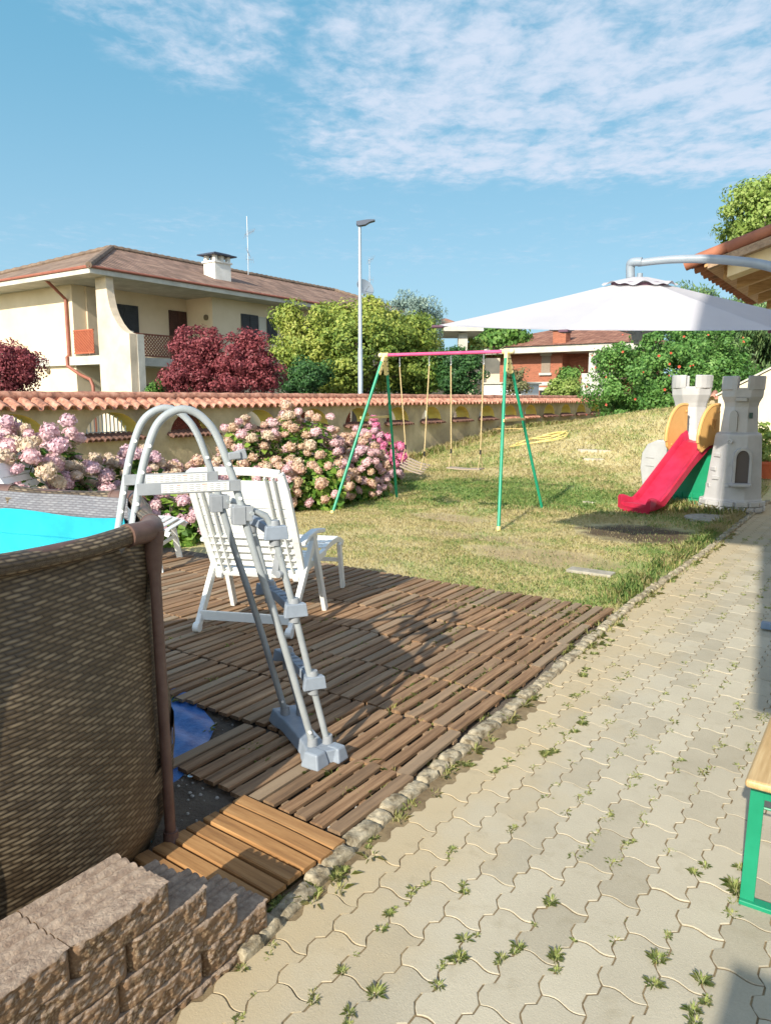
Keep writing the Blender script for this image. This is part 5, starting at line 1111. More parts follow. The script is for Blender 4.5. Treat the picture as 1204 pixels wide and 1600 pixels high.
c, r = crown_at(640, 560, 630, 33, 110); tree('dense_shrub', 'shaded green undergrowth below the big tree, seen between the swing ropes', 'shrub', (c[0], c[1], 0), c, (r[0] * .85, r[1] * .7, r[2] * .95), DGREEN, 110, .4, 110, .14, trunk_r=.1, power=.4)
c, r = crown_at(508, 600, 640, 30, 60)
c, r = crown_at(785, 506, 560, 66, 100); tree('distant_tree', 'pale green spreading tree showing above the roof left of the brick house', 'tree', (c[0], c[1], 0), c, (r[0] * .9, r[1] * .7, r[2] * .85), MGREEN, 90, 1.0, 90, .42, trunk_r=.2)
c, r = crown_at(740, 530, 580, 54, 34); tree('distant_tree', 'thin yellowish tree beside the grey pillar beyond the wall', 'tree', (c[0], c[1], 0), c, (r[0] * .9, r[1] * .9, r[2]), YGREEN, 30, .5, 70, .22, trunk_r=.08)
c, r = crown_at(880, 592, 628, 50, 66); tree('bright_shrub', 'bright yellow green shrub below the window of the brick house', 'shrub', (c[0], c[1], 0), c, (r[0] * .85, r[1] * .7, r[2] * .95), LIME, 60, .5, 100, .2, trunk_r=.08)
c, r = crown_at(886, 573, 600, 55, 40); tree('bright_shrub', 'mid green bushy top just above the yellow shrub, by the brick wall', 'shrub', (c[0], c[1], 0), c, (r[0] * .85, r[1] * .7, r[2] * .95), MGREEN, 40, .5, 80, .22, trunk_r=.06)
c, r = crown_at(808, 572, 626, 48, 46); tree('thin_shrub', 'thin open shrub with reddish tips in front of the red brick wall', 'shrub', (c[0], c[1], 0), c, (r[0] * .9, r[1] * .9, r[2]), LEAF('olive_leaf', [sRGB(92, 96, 60), sRGB(130, 134, 92), sRGB(140, 92, 70)], .3), 36, .4, 45, .2, trunk_r=.05, limbs=10)
c, r = crown_at(241, 596, 626, 22, 34); tree('small_shrub', 'small pale green bush in front of the curved fin of the cream house', 'shrub', (c[0], c[1], 0), c, (r[0] * .8, r[1] * .8, r[2]), MGREEN, 34, .16, 60, .07, trunk_r=.02)
c, r = crown_at(275, 613, 630, 22, 24); tree('small_shrub', 'tiny green bush just right of the small pale one above the wall', 'shrub', (c[0], c[1], 0), c, (r[0] * .8, r[1] * .8, r[2]), LIME, 20, .13, 50, .06, trunk_r=.02)
# big creeper hedge with orange flowers behind the mound
CREEP = LEAF('creeper_leaf', [sRGB(60, 98, 48), sRGB(92, 136, 64), sRGB(134, 170, 92)], .3, ns=1.2)
c, r = crown_at(1050, 490, 720, 23, 270); hx, hy = c[0], c[1]
hd = tree('trumpet_creeper', 'large dense green creeper bush dotted with orange flowers behind the grassy mound', 'bush', (hx, hy, T(hx, hy)), (hx, hy, c[2] + .05), (r[0] * .9, r[1] * .75, r[2] * .9), CREEP, 420, .34, 130, .10, trunk_r=.15, power=.28, jit=.55, limbs=6)
OR_ = MAT('orange_petal', sRGB(180, 78, 54), sRGB(204, 100, 72), .6, 4); fm = MB(); fm.lathe([(.012, -.05), (.02, 0), (.06, .04), (.075, .03)], 6, caps=False); fmesh = fm.mesh('flower', OR_, fix=False)
random.seed(3)
for k in range(46):
    a = random.uniform(-2.6, -.2) if k < 40 else random.uniform(0, 6.28); el = random.uniform(-.7, .8); d = Vector((cos(a) * cos(el), sin(a) * cos(el), sin(el)))
    o = bpy.data.objects.new('flower', fmesh); sc.collection.objects.link(o); o.parent = hd; o.location = (d.x * r[0] * 1.0, d.y * r[1] * .92, c[2] + .05 - T(hx, hy) + d.z * r[2] * .98); o.rotation_euler = d.to_track_quat('Z', 'Y').to_euler(); s_ = random.uniform(.3, .6); o.scale = (s_,) * 3
c, r = crown_at(1140, 470, 650, 26, 150); tree('dark_shrub', 'dark shaded greenery between the creeper and the roof corner', 'shrub', (c[0], c[1], 0), c, (r[0] * .9, r[1] * .7, r[2] * .9), DGREEN, 160, .5, 110, .14, trunk_r=.1, power=.3)
# conifer with drooping sprays at the right edge
DROOP = LEAF('cypress_spray', [sRGB(66, 96, 60), sRGB(98, 128, 78), sRGB(140, 162, 104)], .2, ns=1)
c, r = crown_at(1190, 446, 670, 24, 190); tree('conifer', 'conifer with hanging sprays below the tiled roof corner at the right', 'tree', (c[0], c[1], 0), c, (r[0] * .95, r[1] * .9, r[2] * .95), DROOP, 200, .42, 100, .20, trunk_r=.15, asp=.22, down=1.6, jit=.5, power=.35)
c, r = crown_at(1080, 444, 560, 34, 120); tree('conifer', 'distant feathery conifer tops just above the parasol slope', 'tree', (c[0], c[1], 0), (c[0], c[1], c[2]), (r[0] * .95, r[1] * .9, r[2] * .9), DROOP, 90, .6, 90, .24, trunk_r=.15, asp=.25, down=.8, jit=.8)
c, r = crown_at(1198, 262, 420, 31, 150); tree('tall_tree', 'tall light green broadleaf tree rising above the roof corner at the right edge', 'tree', (c[0], c[1], 0), c, (r[0] * .92, r[1] * .9, r[2] * .95), LIME, 120, .55, 120, .17, trunk_r=.3, power=.4, limbs=14)
c, r = crown_at(1215, 400, 560, 28, 120)
# potted shrub by the cream gable wall
pz = gh(1196, 748); pt = empty('flower_pot', (pz.x, pz.y, pz.z), 'orange terracotta pot on the grass at the right edge beside the castle', 'pot')
MB().lathe([(.12, 0), (.17, .26), (.19, .26), (.19, .31), (.16, .31), (.15, .26), (0, .25)], 24).build('pot', MAT('orange_pot', sRGB(196, 92, 54), sRGB(210, 108, 66), .7, 5), pt, smooth=True)
MB().lathe([(.15, .255), (.05, .27), (0.0, .275)], 16, caps=False).build('earth', MAT('pot_soil', (.05, .035, .025)), pt)
pm = at(1182, 700, 13.6); c = (pm.x, pm.y, .72); tree('leafy_shrub', 'yellow green leafy shrub growing between castle and terracotta pot', 'shrub', (pm.x, pm.y, 0), c, (.34, .3, .48), LIME, 90, .12, 26, .085, trunk_r=.02, asp=.7)
# ---- hydrangeas
HLEAF = LEAF('hydrangea_leaf', [sRGB(46, 84, 34), sRGB(86, 128, 46), sRGB(134, 164, 66), sRGB(164, 178, 88)], .35, ns=2, shift=.3)
def petal(name, cols): return LEAF(name, cols, .25, .6, ns=3, shift=.25)
PET = {'tan': petal('petal_tan', [sRGB(168, 130, 110), sRGB(204, 176, 142), sRGB(220, 192, 168), sRGB(212, 164, 156)]), 'rose': petal('petal_dusty_rose', [sRGB(198, 154, 158), sRGB(226, 190, 192), sRGB(236, 210, 208)]),
       'mauve': petal('petal_mauve', [sRGB(196, 156, 168), sRGB(220, 186, 192), sRGB(234, 210, 214)]), 'pink': petal('petal_hot_pink', [sRGB(206, 92, 138), sRGB(226, 130, 168), sRGB(236, 172, 194)]), 'cream': petal('petal_cream', [sRGB(190, 168, 140), sRGB(218, 198, 172), sRGB(228, 204, 190)])}
def head_mesh(kind, n=120):
    d = unit(rng.normal(0, 1, (n, 3))); k = d[:, 2] > -.75; d = d[k]; bump = 1 + .10 * np.sin(d[:, 0] * 9 + d[:, 1] * 7) * np.cos(d[:, 2] * 8)
    P_ = d * np.array([1, 1, .82]) * (.078 * bump * rng.uniform(.86, 1.04, len(d)))[:, None]
    V, Fq = leafquads(P_, d, .032, .85, .45)
    u = MB(); u.lathe([(.02, -.055), (.058, -.03), (.066, .005), (.05, .038), (.02, .056)], 8, caps=True); V2 = np.array(u.v); F2 = [f for f in u.f if len(f) == 4]
    me = bpy.data.meshes.new('flower_head'); me.from_pydata(np.concatenate([V, V2]).tolist(), [], Fq.tolist() + [tuple(i + len(V) for i in f) for f in F2]); me.materials.append(PET[kind]); return me
HM = {k: [head_mesh(k) for _ in range(3)] for k in PET}
def hydrangea(px, D, rw, h, nh, mix, label, ry=.8, dens=1.):
    h *= .94
    p = at(px, 700, D); e = empty('hydrangea', (p.x, p.y, 0), label, 'hydrangea', group='hydrangea bushes along the wall')
    # leaves: dome of broad leaves
    n = int(1500 * rw * h * dens * 2.2); d = unit(rng.normal(0, 1, (n, 3)) + np.array([0, 0, .1])); d[:, 2] = np.where(d[:, 2] < -.1, -d[:, 2] * .6, d[:, 2]); lump = 1 + .13 * np.sin(d[:, 0] * 6 + px) * np.cos(d[:, 1] * 5 + px) + .09 * np.sin(d[:, 2] * 9 + px)
    rr = (rng.uniform(0, 1, n) ** .22)[:, None] * lump[:, None]; P_ = d * rr * np.array([rw * .97, rw * ry * .97, h * .93]); P_[:, 2] = np.maximum(P_[:, 2], .02)
    V, Fq = leafquads(P_, d + np.array([0, 0, .5]), .13, .62, .5); npmesh('foliage', V, Fq, HLEAF, e)
    st = MB()
    for k in range(14): a = random.uniform(0, 6.28); q = random.uniform(.3, .8); st.tube([(cos(a) * .12, sin(a) * .12, 0), (cos(a) * rw * q * .6, sin(a) * rw * ry * q * .6, h * .4), (cos(a) * rw * q, sin(a) * rw * ry * q, h * .8)], [.012, .009, .005], 5)
    st.build('stem', BARK, e)
    kinds = [k for k, wt in mix for _ in range(wt)]; placed = []; tries = 0
    vx, vy = -p.x, -p.y; vl = sqrt(vx * vx + vy * vy)
    while len(placed) < nh and tries < nh * 60:
        tries += 1; a = random.uniform(0, 2 * pi); z = random.uniform(.02, 1); el = math.asin(z)
        dd = Vector((cos(a) * cos(el), sin(a) * cos(el), z))
        if dd.x * vx / vl + dd.y * vy / vl < -.25 and z < .75: continue
        l_ = 1 + .13 * sin(dd.x * 6 + px) * cos(dd.y * 5 + px) + .09 * sin(dd.z * 9 + px)
        c = Vector((dd.x * rw * l_, dd.y * rw * ry * l_, dd.z * h * .97 * l_)) * random.uniform(.94, 1.06)
        if c.z < .12: continue
        s_ = random.uniform(.72, 1.32)
        if any((c - q).length < .060 * (s_ + t) for q, t in placed): continue
        placed.append((c, s_)); kd = random.choice(kinds); o = bpy.data.objects.new('flower_head', HM[kd][random.randint(0, 2)]); sc.collection.objects.link(o); o.parent = e
        o.location = c; q = (dd + Vector((0, 0, .6))).to_track_quat('Z', 'Y').to_euler(); o.rotation_euler = (q.x, q.y, random.uniform(0, 6)); o.scale = (s_, s_, s_ * random.uniform(.85, 1.1))
    return e
random.seed(12)
hydrangea(-30, 7.3, .95, 1.42, 100, (('rose', 5), ('mauve', 2), ('cream', 3)), 'tall pink hydrangea at the left edge behind the pool')
hydrangea(62, 8.0, .80, 1.30, 100, (('rose', 5), ('mauve', 2), ('cream', 4)), 'dusty pink hydrangea above the far pool rim, left of the white bar grille')
hydrangea(118, 7.6, .58, .92, 64, (('mauve', 2), ('rose', 4), ('cream', 3)), 'low mauve hydrangea just over the far pool rim')
hydrangea(195, 8.9, .84, .98, 100, (('rose', 4), ('cream', 3), ('mauve', 2)), 'low pale hydrangea below the white bar grille, left of the ladder hoops')
hydrangea(285, 9.3, .78, .95, 88, (('tan', 3), ('rose', 3), ('mauve', 2)), 'hydrangea seen through the hoops of the pool ladder')
hydrangea(262, 8.3, .42, .60, 18, (('mauve', 3), ('rose', 2)), 'short dark leaved hydrangea under the ladder platform')
hydrangea(388, 11.0, .88, 1.25, 100, (('tan', 6), ('cream', 2), ('rose', 3)), 'tan and cream hydrangea right of the ladder hoops')
hydrangea(470, 11.4, .92, 1.38, 100, (('tan', 6), ('cream', 1), ('rose', 4)), 'tallest hydrangea, faded tan heads with bright leaves, behind the lounger')
hydrangea(543, 12.2, .74, 1.2, 96, (('tan', 4), ('rose', 4), ('mauve', 1)), 'dusty tan hydrangea behind the front left leg of the swing')
hydrangea(582, 14.2, .62, 1.14, 80, (('pink', 6), ('mauve', 2)), 'hot pink hydrangea farthest right, behind the left swing legs')
# ================================================================== SWING
GRN = MAT('green_paint', sRGB(26, 138, 104), sRGB(34, 150, 114), .35, 5); PNK = MAT('pink_paint', sRGB(196, 70, 118), sRGB(214, 96, 138), .4, 6); YPL = MAT('yellow_plastic', sRGB(230, 208, 138), sRGB(238, 218, 152), .5, 6)
ROPE = MAT('pale_rope', sRGB(176, 154, 110), sRGB(204, 182, 138), .9, 60, .5, 300); WGR = MAT('grey_swing_wood', sRGB(140, 124, 108), sRGB(168, 152, 134), .8, 30, stretch=(20, 3, 3)); WYE = MAT('pale_wood_bar', sRGB(206, 178, 116), sRGB(222, 196, 138), .7, 12)
sw = empty('garden_swing', (-5.25, 9.1, 0), 'two seat garden swing frame with green legs and pink top bar', 'swing frame'); SO = Vector((-5.25, 9.1, 0))
A_ = Vector((-6.17, 9.03, 2.235)) - SO; B_ = Vector((-4.28, 9.10, 2.225)) - SO
fts = [(Vector((-6.45, 8.12, 0)) - SO, A_), (Vector((-6.55, 9.93, 0)) - SO, A_), (Vector((-3.93, 8.24, 0)) - SO, B_), (Vector((-4.14, 10.14, 0)) - SO, B_)]
MB().tube([A_, B_], .024, 14).build('top_bar', PNK, sw, smooth=True)
for f_, t_ in fts:
    d = (f_ - t_).normalized(); s = t_ + Vector((0, (f_.y - t_.y) * .03, 0)); o = MB().tube([s + d * .1, f_], .0215, 14).build('leg', GRN, sw, smooth=True)
    MB().lathe([(.026, 0), (.028, .03), (.024, .05)], 12, Matrix.Translation(f_)).build('foot_cap', YPL, sw, smooth=True)
for t_, k, sg in ((A_, 0, -1), (B_, 2, 1)):
    mb = MB()
    for j in (0, 1):
        f_ = fts[k + j][0]; d = (f_ - t_).normalized(); mb.bar(t_ + d * -.02, t_ + d * .30, .062, .05, up=(1, 0, 0))
    mb.tube([t_ + Vector((-.06, 0, 0)), t_ + Vector((.06, 0, 0))], .034, 14); o = mb.build('corner_bracket', YPL, sw, bevel=.006)
    MB().lathe([(.034, 0), (.036, .02), (.028, .045), (.01, .055)], 14, Matrix.Translation(t_ + Vector((sg * .055, 0, 0))) @ Matrix.Rotation(sg * pi / 2, 4, 'Y')).build('end_cap', MAT('cream_cap', sRGB(222, 208, 172)) if 'cream_cap' not in bpy.data.materials else bpy.data.materials['cream_cap'], o, smooth=True)
    for j in (0, 1):
        for q in (.1, .17, .25):
            d = (fts[k + j][0] - t_).normalized(); c = t_ + d * q + Vector((.028, -.0, 0)); MB().lathe([(.009, 0), (.009, .006)], 8, Matrix.Translation(c) @ Matrix.Rotation(pi / 2, 4, 'Y')).build('bolt', DARK, o)
    a_, b_2 = [t_ + (fts[k + j][0] - t_) * .40 for j in (0, 1)]; ext = (b_2 - a_).normalized() * .06; MB().bar(a_ - ext + Vector((0.024 * sg, 0, 0)), b_2 + ext + Vector((.024 * sg, 0, 0)), .018, .035).build('cross_bar', WYE, sw, bevel=.003)
def swing_seat(px1, px2, seat_l, seat_r, label, tw, tl=0., dip=0.):
    p1, p2 = ony(px1, 552, 9.1), ony(px2, 552, 9.1); yy = 9.07
    c = Vector(((p1.x + p2.x) / 2, yy, 0)); e = empty('hanging_swing', (c.x, c.y, 0), label, 'swing', group='wooden swing seats')
    W_ = .44; zt = 2.2; L1 = Vector((p1.x - c.x, 0, zt)); L2 = Vector((p2.x - c.x, 0, zt)); ax = Vector((cos(tw), sin(tw), 0)); n = Vector((-sin(tw), cos(tw), 0)); zs = seat_l
    sc_ = (L1 + L2) / 2; sc_.z = 0
    E1 = sc_ - ax * W_ / 2 + Vector((0, 0, zs)) + n * seat_r; E2 = sc_ + ax * W_ / 2 + Vector((0, 0, zs)) + n * seat_r
    E2 = E2 - Vector((0, 0, dip)); E1 = E1 + Vector((0, 0, dip * .5)); mb = MB()
    for k in range(5): o_ = (n + Vector((0, 0, tl))) * (-.075 + .0375 * k); mb.bar(E1 - ax * .03 + o_, E1.lerp(E2, .5) + o_ + Vector((0, 0, -.012)), .034, .018); mb.bar(E1.lerp(E2, .5) + o_ + Vector((0, 0, -.012)), E2 + ax * .03 + o_, .034, .018)
    mb.build('seat', WGR, e, bevel=.002)
    for (L_, E_) in ((L1, E1), (L2, E2)):
        k0 = E_ + Vector((0, 0, .22)) ; mb = MB(); m_ = k0.lerp(L_ - Vector((0, 0, .14)), .5); pts = [k0.lerp(L_ - Vector((0, 0, .14)), t) + Vector((.003 * sin(t * 40), .003 * cos(t * 40), 0)) for t in np.linspace(0, 1, 14)]; mb.tube(pts, .009, 7)
        for sg in (-1, 1): mb.tube([k0, E_ + n * sg * .075], .006, 6)
        r_ = mb.build('rope', ROPE, e, smooth=True); mb = MB()
        mb.tube([k0 + Vector((0, 0, -.03)), k0 + Vector((0, 0, .04))], .013, 8); mb.build('rope_clamp', DARK, r_)
        mb = MB()
        for j in range(4): mb.tube([(L_ - Vector((0, 0, .02 + j * .032))) + Vector((.008 * cos(t + j), .008 * sin(t) * (j % 2), .014 * sin(t) * 1.2)) for t in np.linspace(0, 2 * pi, 9)], .0035, 5)
        mb.build('chain', MAT('dull_steel', (.4, .4, .4), rough=.4, metal=.8) if 'dull_steel' not in bpy.data.materials else bpy.data.materials['dull_steel'], e)
    return e
swing_seat(626, 672, .66, .02, 'left hanging wooden swing seat, turned and tilted toward the hydrangea', radians(-20), tl=.75, dip=.05)
swing_seat(706, 757, .66, 0, 'right hanging wooden swing seat, hanging straight', radians(4))
# yellow hose coiled on the mound, thin rail beside it
q = gh(846, 690); mb = MB(); pts = []
for k in range(200):
    t = k / 199; a = t * 2 * pi * 4.3; r_ = .46 + .14 * sin(t * 13) ; x = q.x + r_ * cos(a) * 1.25; y = q.y + r_ * .85 * sin(a) + .25 * sin(t * 9); pts.append((x, y, T(x, y) + .05 + .05 * t + .025 * sin(a * 2.3)))
mb.tube(pts, .012, 6); tag(mb.build('garden_hose', MAT('yellow_hose', sRGB(212, 190, 110), sRGB(224, 206, 132), .5), smooth=True), 'loose coils of yellow garden hose lying on the slope beyond the swing', 'hose')
a_, b_2 = gh(770, 678), gh(822, 678); mb = MB(); mb.bar(a_ + Vector((0, 0, .16)), b_2 + Vector((0, 0, .16)), .06, .02)
for t in (.05, .95): mb.bar(a_.lerp(b_2, t) + Vector((0, 0, -.1)), a_.lerp(b_2, t) + Vector((0, 0, .16)), .04, .04)
tag(mb.build('low_rail', WYE), 'low thin wooden rail standing in the grass behind the hose', 'rail')
# ================================================================== PLAY CASTLE
CG = MAT('speckled_grey_plastic', sRGB(170, 168, 166), sRGB(186, 184, 182), .55, 3, .08, 120); CRED = MAT('red_slide_plastic', sRGB(164, 24, 52), sRGB(182, 42, 72), .38, 3); CGR = MAT('castle_green_plastic', sRGB(24, 140, 98), sRGB(34, 152, 110), .45, 3); COR = MAT('orange_yellow_plastic', sRGB(206, 158, 92), sRGB(216, 170, 106), .45, 3); CDK = MAT('window_recess', sRGB(92, 84, 80), rough=.8)
CT = Vector((-2.45, 11.9, 0)); cas = empty('play_castle', CT, 'grey plastic play castle with twin towers, green panel and orange side wings', 'play castle', rz=radians(-24.8))
def tower(cx, cy, prof, rc, zc0, zc1, name, lean=(0, 0), n=8, ph=pi / 8):
    mb = MB(); sh = Matrix.Identity(4); sh[0][2] = lean[0]; sh[1][2] = lean[1]; M_ = Matrix.Translation((cx, cy, 0)) @ sh
    mb.lathe(prof, n, M_, ph=ph); o = mb.build(name, CG, cas, bevel=.02, seg=3)
    for k in range(n):       # merlons on alternate sides, widened to the corners
        if k % 2: continue
        a0, a1 = 2 * pi * k / n + ph - .06, 2 * pi * (k + 1) / n + ph + .02; pts = []
        for a in np.linspace(a0 - .12, a1 + .12, 5): pts.append((rc * cos(a), rc * sin(a)))
        for a in np.linspace(a1 + .12, a0 - .12, 5): pts.append(((rc - .07) * cos(a), (rc - .07) * sin(a)))
        mb = MB(); mb.prism(pts, 2, zc0 - .03, zc1, M=M_); mb.build('merlon', CG, o, bevel=.014, seg=3)
    return o, M_
RTX, RTY = .66, .02
p1 = [(.425, 0), (.42, .19), (.405, .20), (.325, 1.09), (.315, 1.12), (.262, 1.14), (.232, 1.50), (.245, 1.56), (.285, 1.64), (.29, 1.76), (.235, 1.76), (.225, 1.70)]
tw, TM_ = tower(RTX - .02, RTY, p1, .29, 1.76, 1.925, 'right_tower', lean=(.035, 0), ph=.986); tw.name = 'tower'
for row, (z0, n_) in enumerate(((.02, 14), (.10, 14))):   # moulded brick course at the foot
    for k in range(n_):
        a = 2 * pi * (k + .5 * row) / n_; R_ = .428; x, y = R_ * cos(a), R_ * sin(a); mb = MB(); mb.box((x * .965, y * .965, z0 + .04), (.05, .165, .07), M=TM_, rot=Matrix.Rotation(a, 3, 'Z'))
        if k % 1 == 0: mb.build('moulded_brick', CG, tw, bevel=.01) if sin(a) < .5 else None
for (aa, zz) in ((250, .62), (262, .50), (256, .82), (300, .70), (288, .40), (240, .38)):   # faint raised stone outlines
    a = radians(aa); rr = (.405 - .080 * (zz - .2) / .89) * .955; mb = MB(); mb.box((rr * cos(a), rr * sin(a), zz), (.02, .12, .055), M=TM_, rot=Matrix.Rotation(a, 3, 'Z')); mb.build('moulded_stone', CG, tw, bevel=.008)
def arch_recess(c, wd, h, ang, mat, name='window', depth=.02, parent=None, frame=0.):
    pts = [(-wd / 2, 0), (wd / 2, 0)] + [(wd / 2 * cos(t), h - wd / 2 + wd / 2 * 1.35 * sin(t)) for t in np.linspace(0, pi, 10)]
    M_ = Matrix.Translation(c) @ Matrix.Rotation(ang, 4, 'Z'); mb = MB(); mb.prism(pts, 1, -depth / 2, depth / 2, M=M_); o = mb.build(name, mat, parent or cas)
    if frame:
        pf = [(x * (1 + 2 * frame / wd), z * (1 + frame / h) - (0 if z else frame * .0)) for x, z in pts]; mb = MB(); nq = len(pts)
        vs = [(x, -depth, z) for x, z in pts] + [(x, -depth, z) for x, z in pf] + [(x, depth, z) for x, z in pts] + [(x, depth, z) for x, z in pf]
        fs = []
        for i in range(1, nq): j = (i + 1) % nq; fs += [(i, j, nq + j, nq + i), (2 * nq + i, 3 * nq + i, 3 * nq + j, 2 * nq + j), (nq + i, nq + j, 3 * nq + j, 3 * nq + i), (i, 2 * nq + i, 2 * nq + j, j)]
        mb.add(vs, fs, M_); mb.build('window_frame', CG, o, bevel=.004)
    return o
NICHE = MAT('castle_niche', sRGB(168, 164, 158), rough=.6)
v1 = TM_ @ Vector((.07, -.243, 1.16)); arch_recess(v1, .11, .27, radians(10), NICHE)
v1 = TM_ @ Vector((.15, -.31, 1.63)); 
arch_recess(TM_ @ Vector((.262, -.232, .43)), .17, .44, radians(44), CDK, depth=.06, frame=.035)
mb = MB(); mb.prism([(-.15, 0), (.15, 0), (.12, -.14), (-.12, -.14)], 2, 0, .045, M=Matrix.Translation(TM_ @ Vector((.275, -.262, .40))) @ Matrix.Rotation(radians(42), 4, 'Z')); mb.build('shelf', CG, cas, bevel=.012)
mb = MB(); mb.lathe([(.038, 0), (.038, .014), (.022, .018), (.018, .006)], 16, Matrix.Translation(TM_ @ Vector((.10, -.315, 1.02))) @ Matrix.Rotation(pi / 2, 4, 'X')); mb.build('boss', CG, cas, smooth=True)
mb = MB(); mb.box(TM_ @ Vector((.15, -.232, 1.60)), (.14, .05, .05), rot=Matrix.Rotation(radians(22), 3, 'Z')); mb.build('slot', NICHE, cas, bevel=.005)
mb = MB(); mb.box(TM_ @ Vector((.225, -.10, 1.38)), (.04, .06, .08), rot=Matrix.Rotation(radians(45), 3, 'Z')); mb.build('clip', MAT('dark_green_clip', sRGB(60, 84, 74)), cas, bevel=.004)
p2 = [(.36, 0), (.33, 1.08), (.28, 1.12), (.245, 1.48), (.26, 1.55), (.305, 1.67), (.31, 1.80), (.25, 1.80), (.24, 1.73)]
tb, TB_ = tower(-.50, .50, p2, .31, 1.80, 1.975, 'tower', ph=.986)
arch_recess(TB_ @ Vector((.06, -.262, 1.10)), .12, .30, radians(4), NICHE)
# deck between the towers, green climbing panel, curved side arch
mb = MB(); mb.box((.1, .28, .93), (.85, .55, .05)); mb.build('platform', MAT('platform_brown', sRGB(140, 118, 104), sRGB(150, 128, 112), .6, 4), cas, bevel=.01)
mb = MB(); mb.prism([(-.42, 0), (.32, 0), (.40, .93), (.18, .98), (-.2, .93)], 1, -.06, -.02); gp_ = mb.build('green_panel', CGR, cas, bevel=.01)
for row, z in enumerate((.03, .12)):
    for k in range(4): x = -.36 + k * .17 + .08 * row; mb = MB(); mb.box((x + .075, -.066, z + .04), (.155, .02, .078)); mb.build('moulded_brick', CGR, gp_, bevel=.008) if x + .15 < .32 else None
mb = MB(); pts = [(-.42, 0), (-.52, .55), (-.50, .80), (-.40, .96), (-.22, 1.04), (-.02, 1.05), (.1, 1.02), (.1, 0)]; mb.prism([(x - .42, z * .93) for x, z in pts], 1, -.1, .38); mb.build('side_arch', CG, cas, bevel=.03, seg=3)
for z in (.55, .68): mb = MB(); mb.box((-.74, -.104, z), (.16, .012, .006)); mb.build('moulded_line', NICHE, cas)
# side wings
def wing(x, name='side_wing'):
    arc = [(-.42 + .0, .90), (-.44, .98)] + [(-.10 - .34 * cos(t), 1.0 + .52 * sin(t)) for t in np.linspace(.15, pi / 2 - .02, 9)] + [(.0, 1.52), (.02, 1.02), (-.08, .95), (-.2, .93), (-.30, .88), (-.36, .84)]
    mb = MB(); mb.prism(arc, 0, x - .02, x + .02); o = mb.build(name, COR, cas, bevel=.008)
    rim = [Vector((x, a, b)) for a, b in arc[1:12]]; mb = MB(); mb.tube(rim, .028, 8); mb.build('rim', COR, o, smooth=True)
    for (yy, zz) in ((-.03, 1.42), (-.33, .93)): mb = MB(); mb.lathe([(.018, 0), (.018, .012), (.009, .014)], 12, Matrix.Translation((x + .02, yy, zz)) @ Matrix.Rotation(pi / 2, 4, 'Y')); mb.build('rivet', COR, o, smooth=True)
    return o
wl = wing(-.19); wr = wing(.36)
mb = MB(); shp = [(-.06, 0), (.06, 0), (.065, -.10), (0, -.19), (-.065, -.10)]; mb.prism([(a - .13, b + 1.33) for a, b in shp], 0, .38, .392); em = mb.build('shield_emblem', COR, wr, bevel=.004)
mb = MB()
for (dy, dz, h, w2) in ((-.02, -.06, .09, .012), (.02, -.06, .09, .012), (0, -.05, .012, .05), (0, -.13, .05, .012)): mb.box((.394, -.13 + dy, 1.33 + dz), (.006, w2, h))
mb.build('emblem_mark', MAT('emblem_brown', sRGB(178, 122, 62)), em)
# the slide: a thing bolted to the castle
def slide_pt(t):
    if t < .12: return (-.02 - t * 1.0, .985 - .02 * t / .12)
    if t < .80: q = (t - .12) / .68; return (-.14 - q * .92, .965 - q * .83)
    q = (t - .80) / .20; return (-1.06 - q * .36, .135 - .055 * (1 - (1 - q) ** 2))
def slf(s, t):
    y, z = slide_pt(t); xw = -.20 + .40 * s; e = abs(s - .5) * 2; rim = .0
    return y, z, xw
cs = [(-.255, -.03), (-.262, .10), (-.24, .125), (-.215, .11), (-.19, .02), (-.12, 0), (0, -.004), (.12, 0), (.19, .02), (.215, .11), (.24, .125), (.262, .10), (.255, -.03), (.2, -.05), (-.2, -.05)]
n = 46; vs = []; K = len(cs)
for i in range(n + 1):
    t = i / n; y, z = slide_pt(t); rimk = 1 + .25 * ss(0, .08, .1 - t) - .45 * exp(-((t - .86) / .035) ** 2) + .30 * ss(.9, .97, t); fl = 1 + .12 * ss(.8, 1, t) + .0; end = 1 - .0 * t
    for (a, b) in cs:
        zz = b if b <= .02 else .02 + (b - .02) * rimk
        if b < -.01: zz = b - .05 * (1 - ss(.1, .4, t)) if t < .5 else max(b, -z + .0) 
        vs.append((a * fl + .085 - .03 * t, y * .96 - (.03 * ss(.97, 1, t) if abs(a) < .2 else 0), z + zz))
mb = MB(); mb.add(vs, [(i * K + a, i * K + (a + 1) % K, (i + 1) * K + (a + 1) % K, (i + 1) * K + a) for i in range(n) for a in range(K)] + [tuple(range(K)), tuple(n * K + a for a in range(K))[::-1]])
mb.box((.055, -1.34, .07), (.50, .05, .13), tap=.95)
mb.build('slide', CRED, cas, smooth=45)
mb = MB(); mb.box((.0, .0, .985), (.44, .10, .02)); 
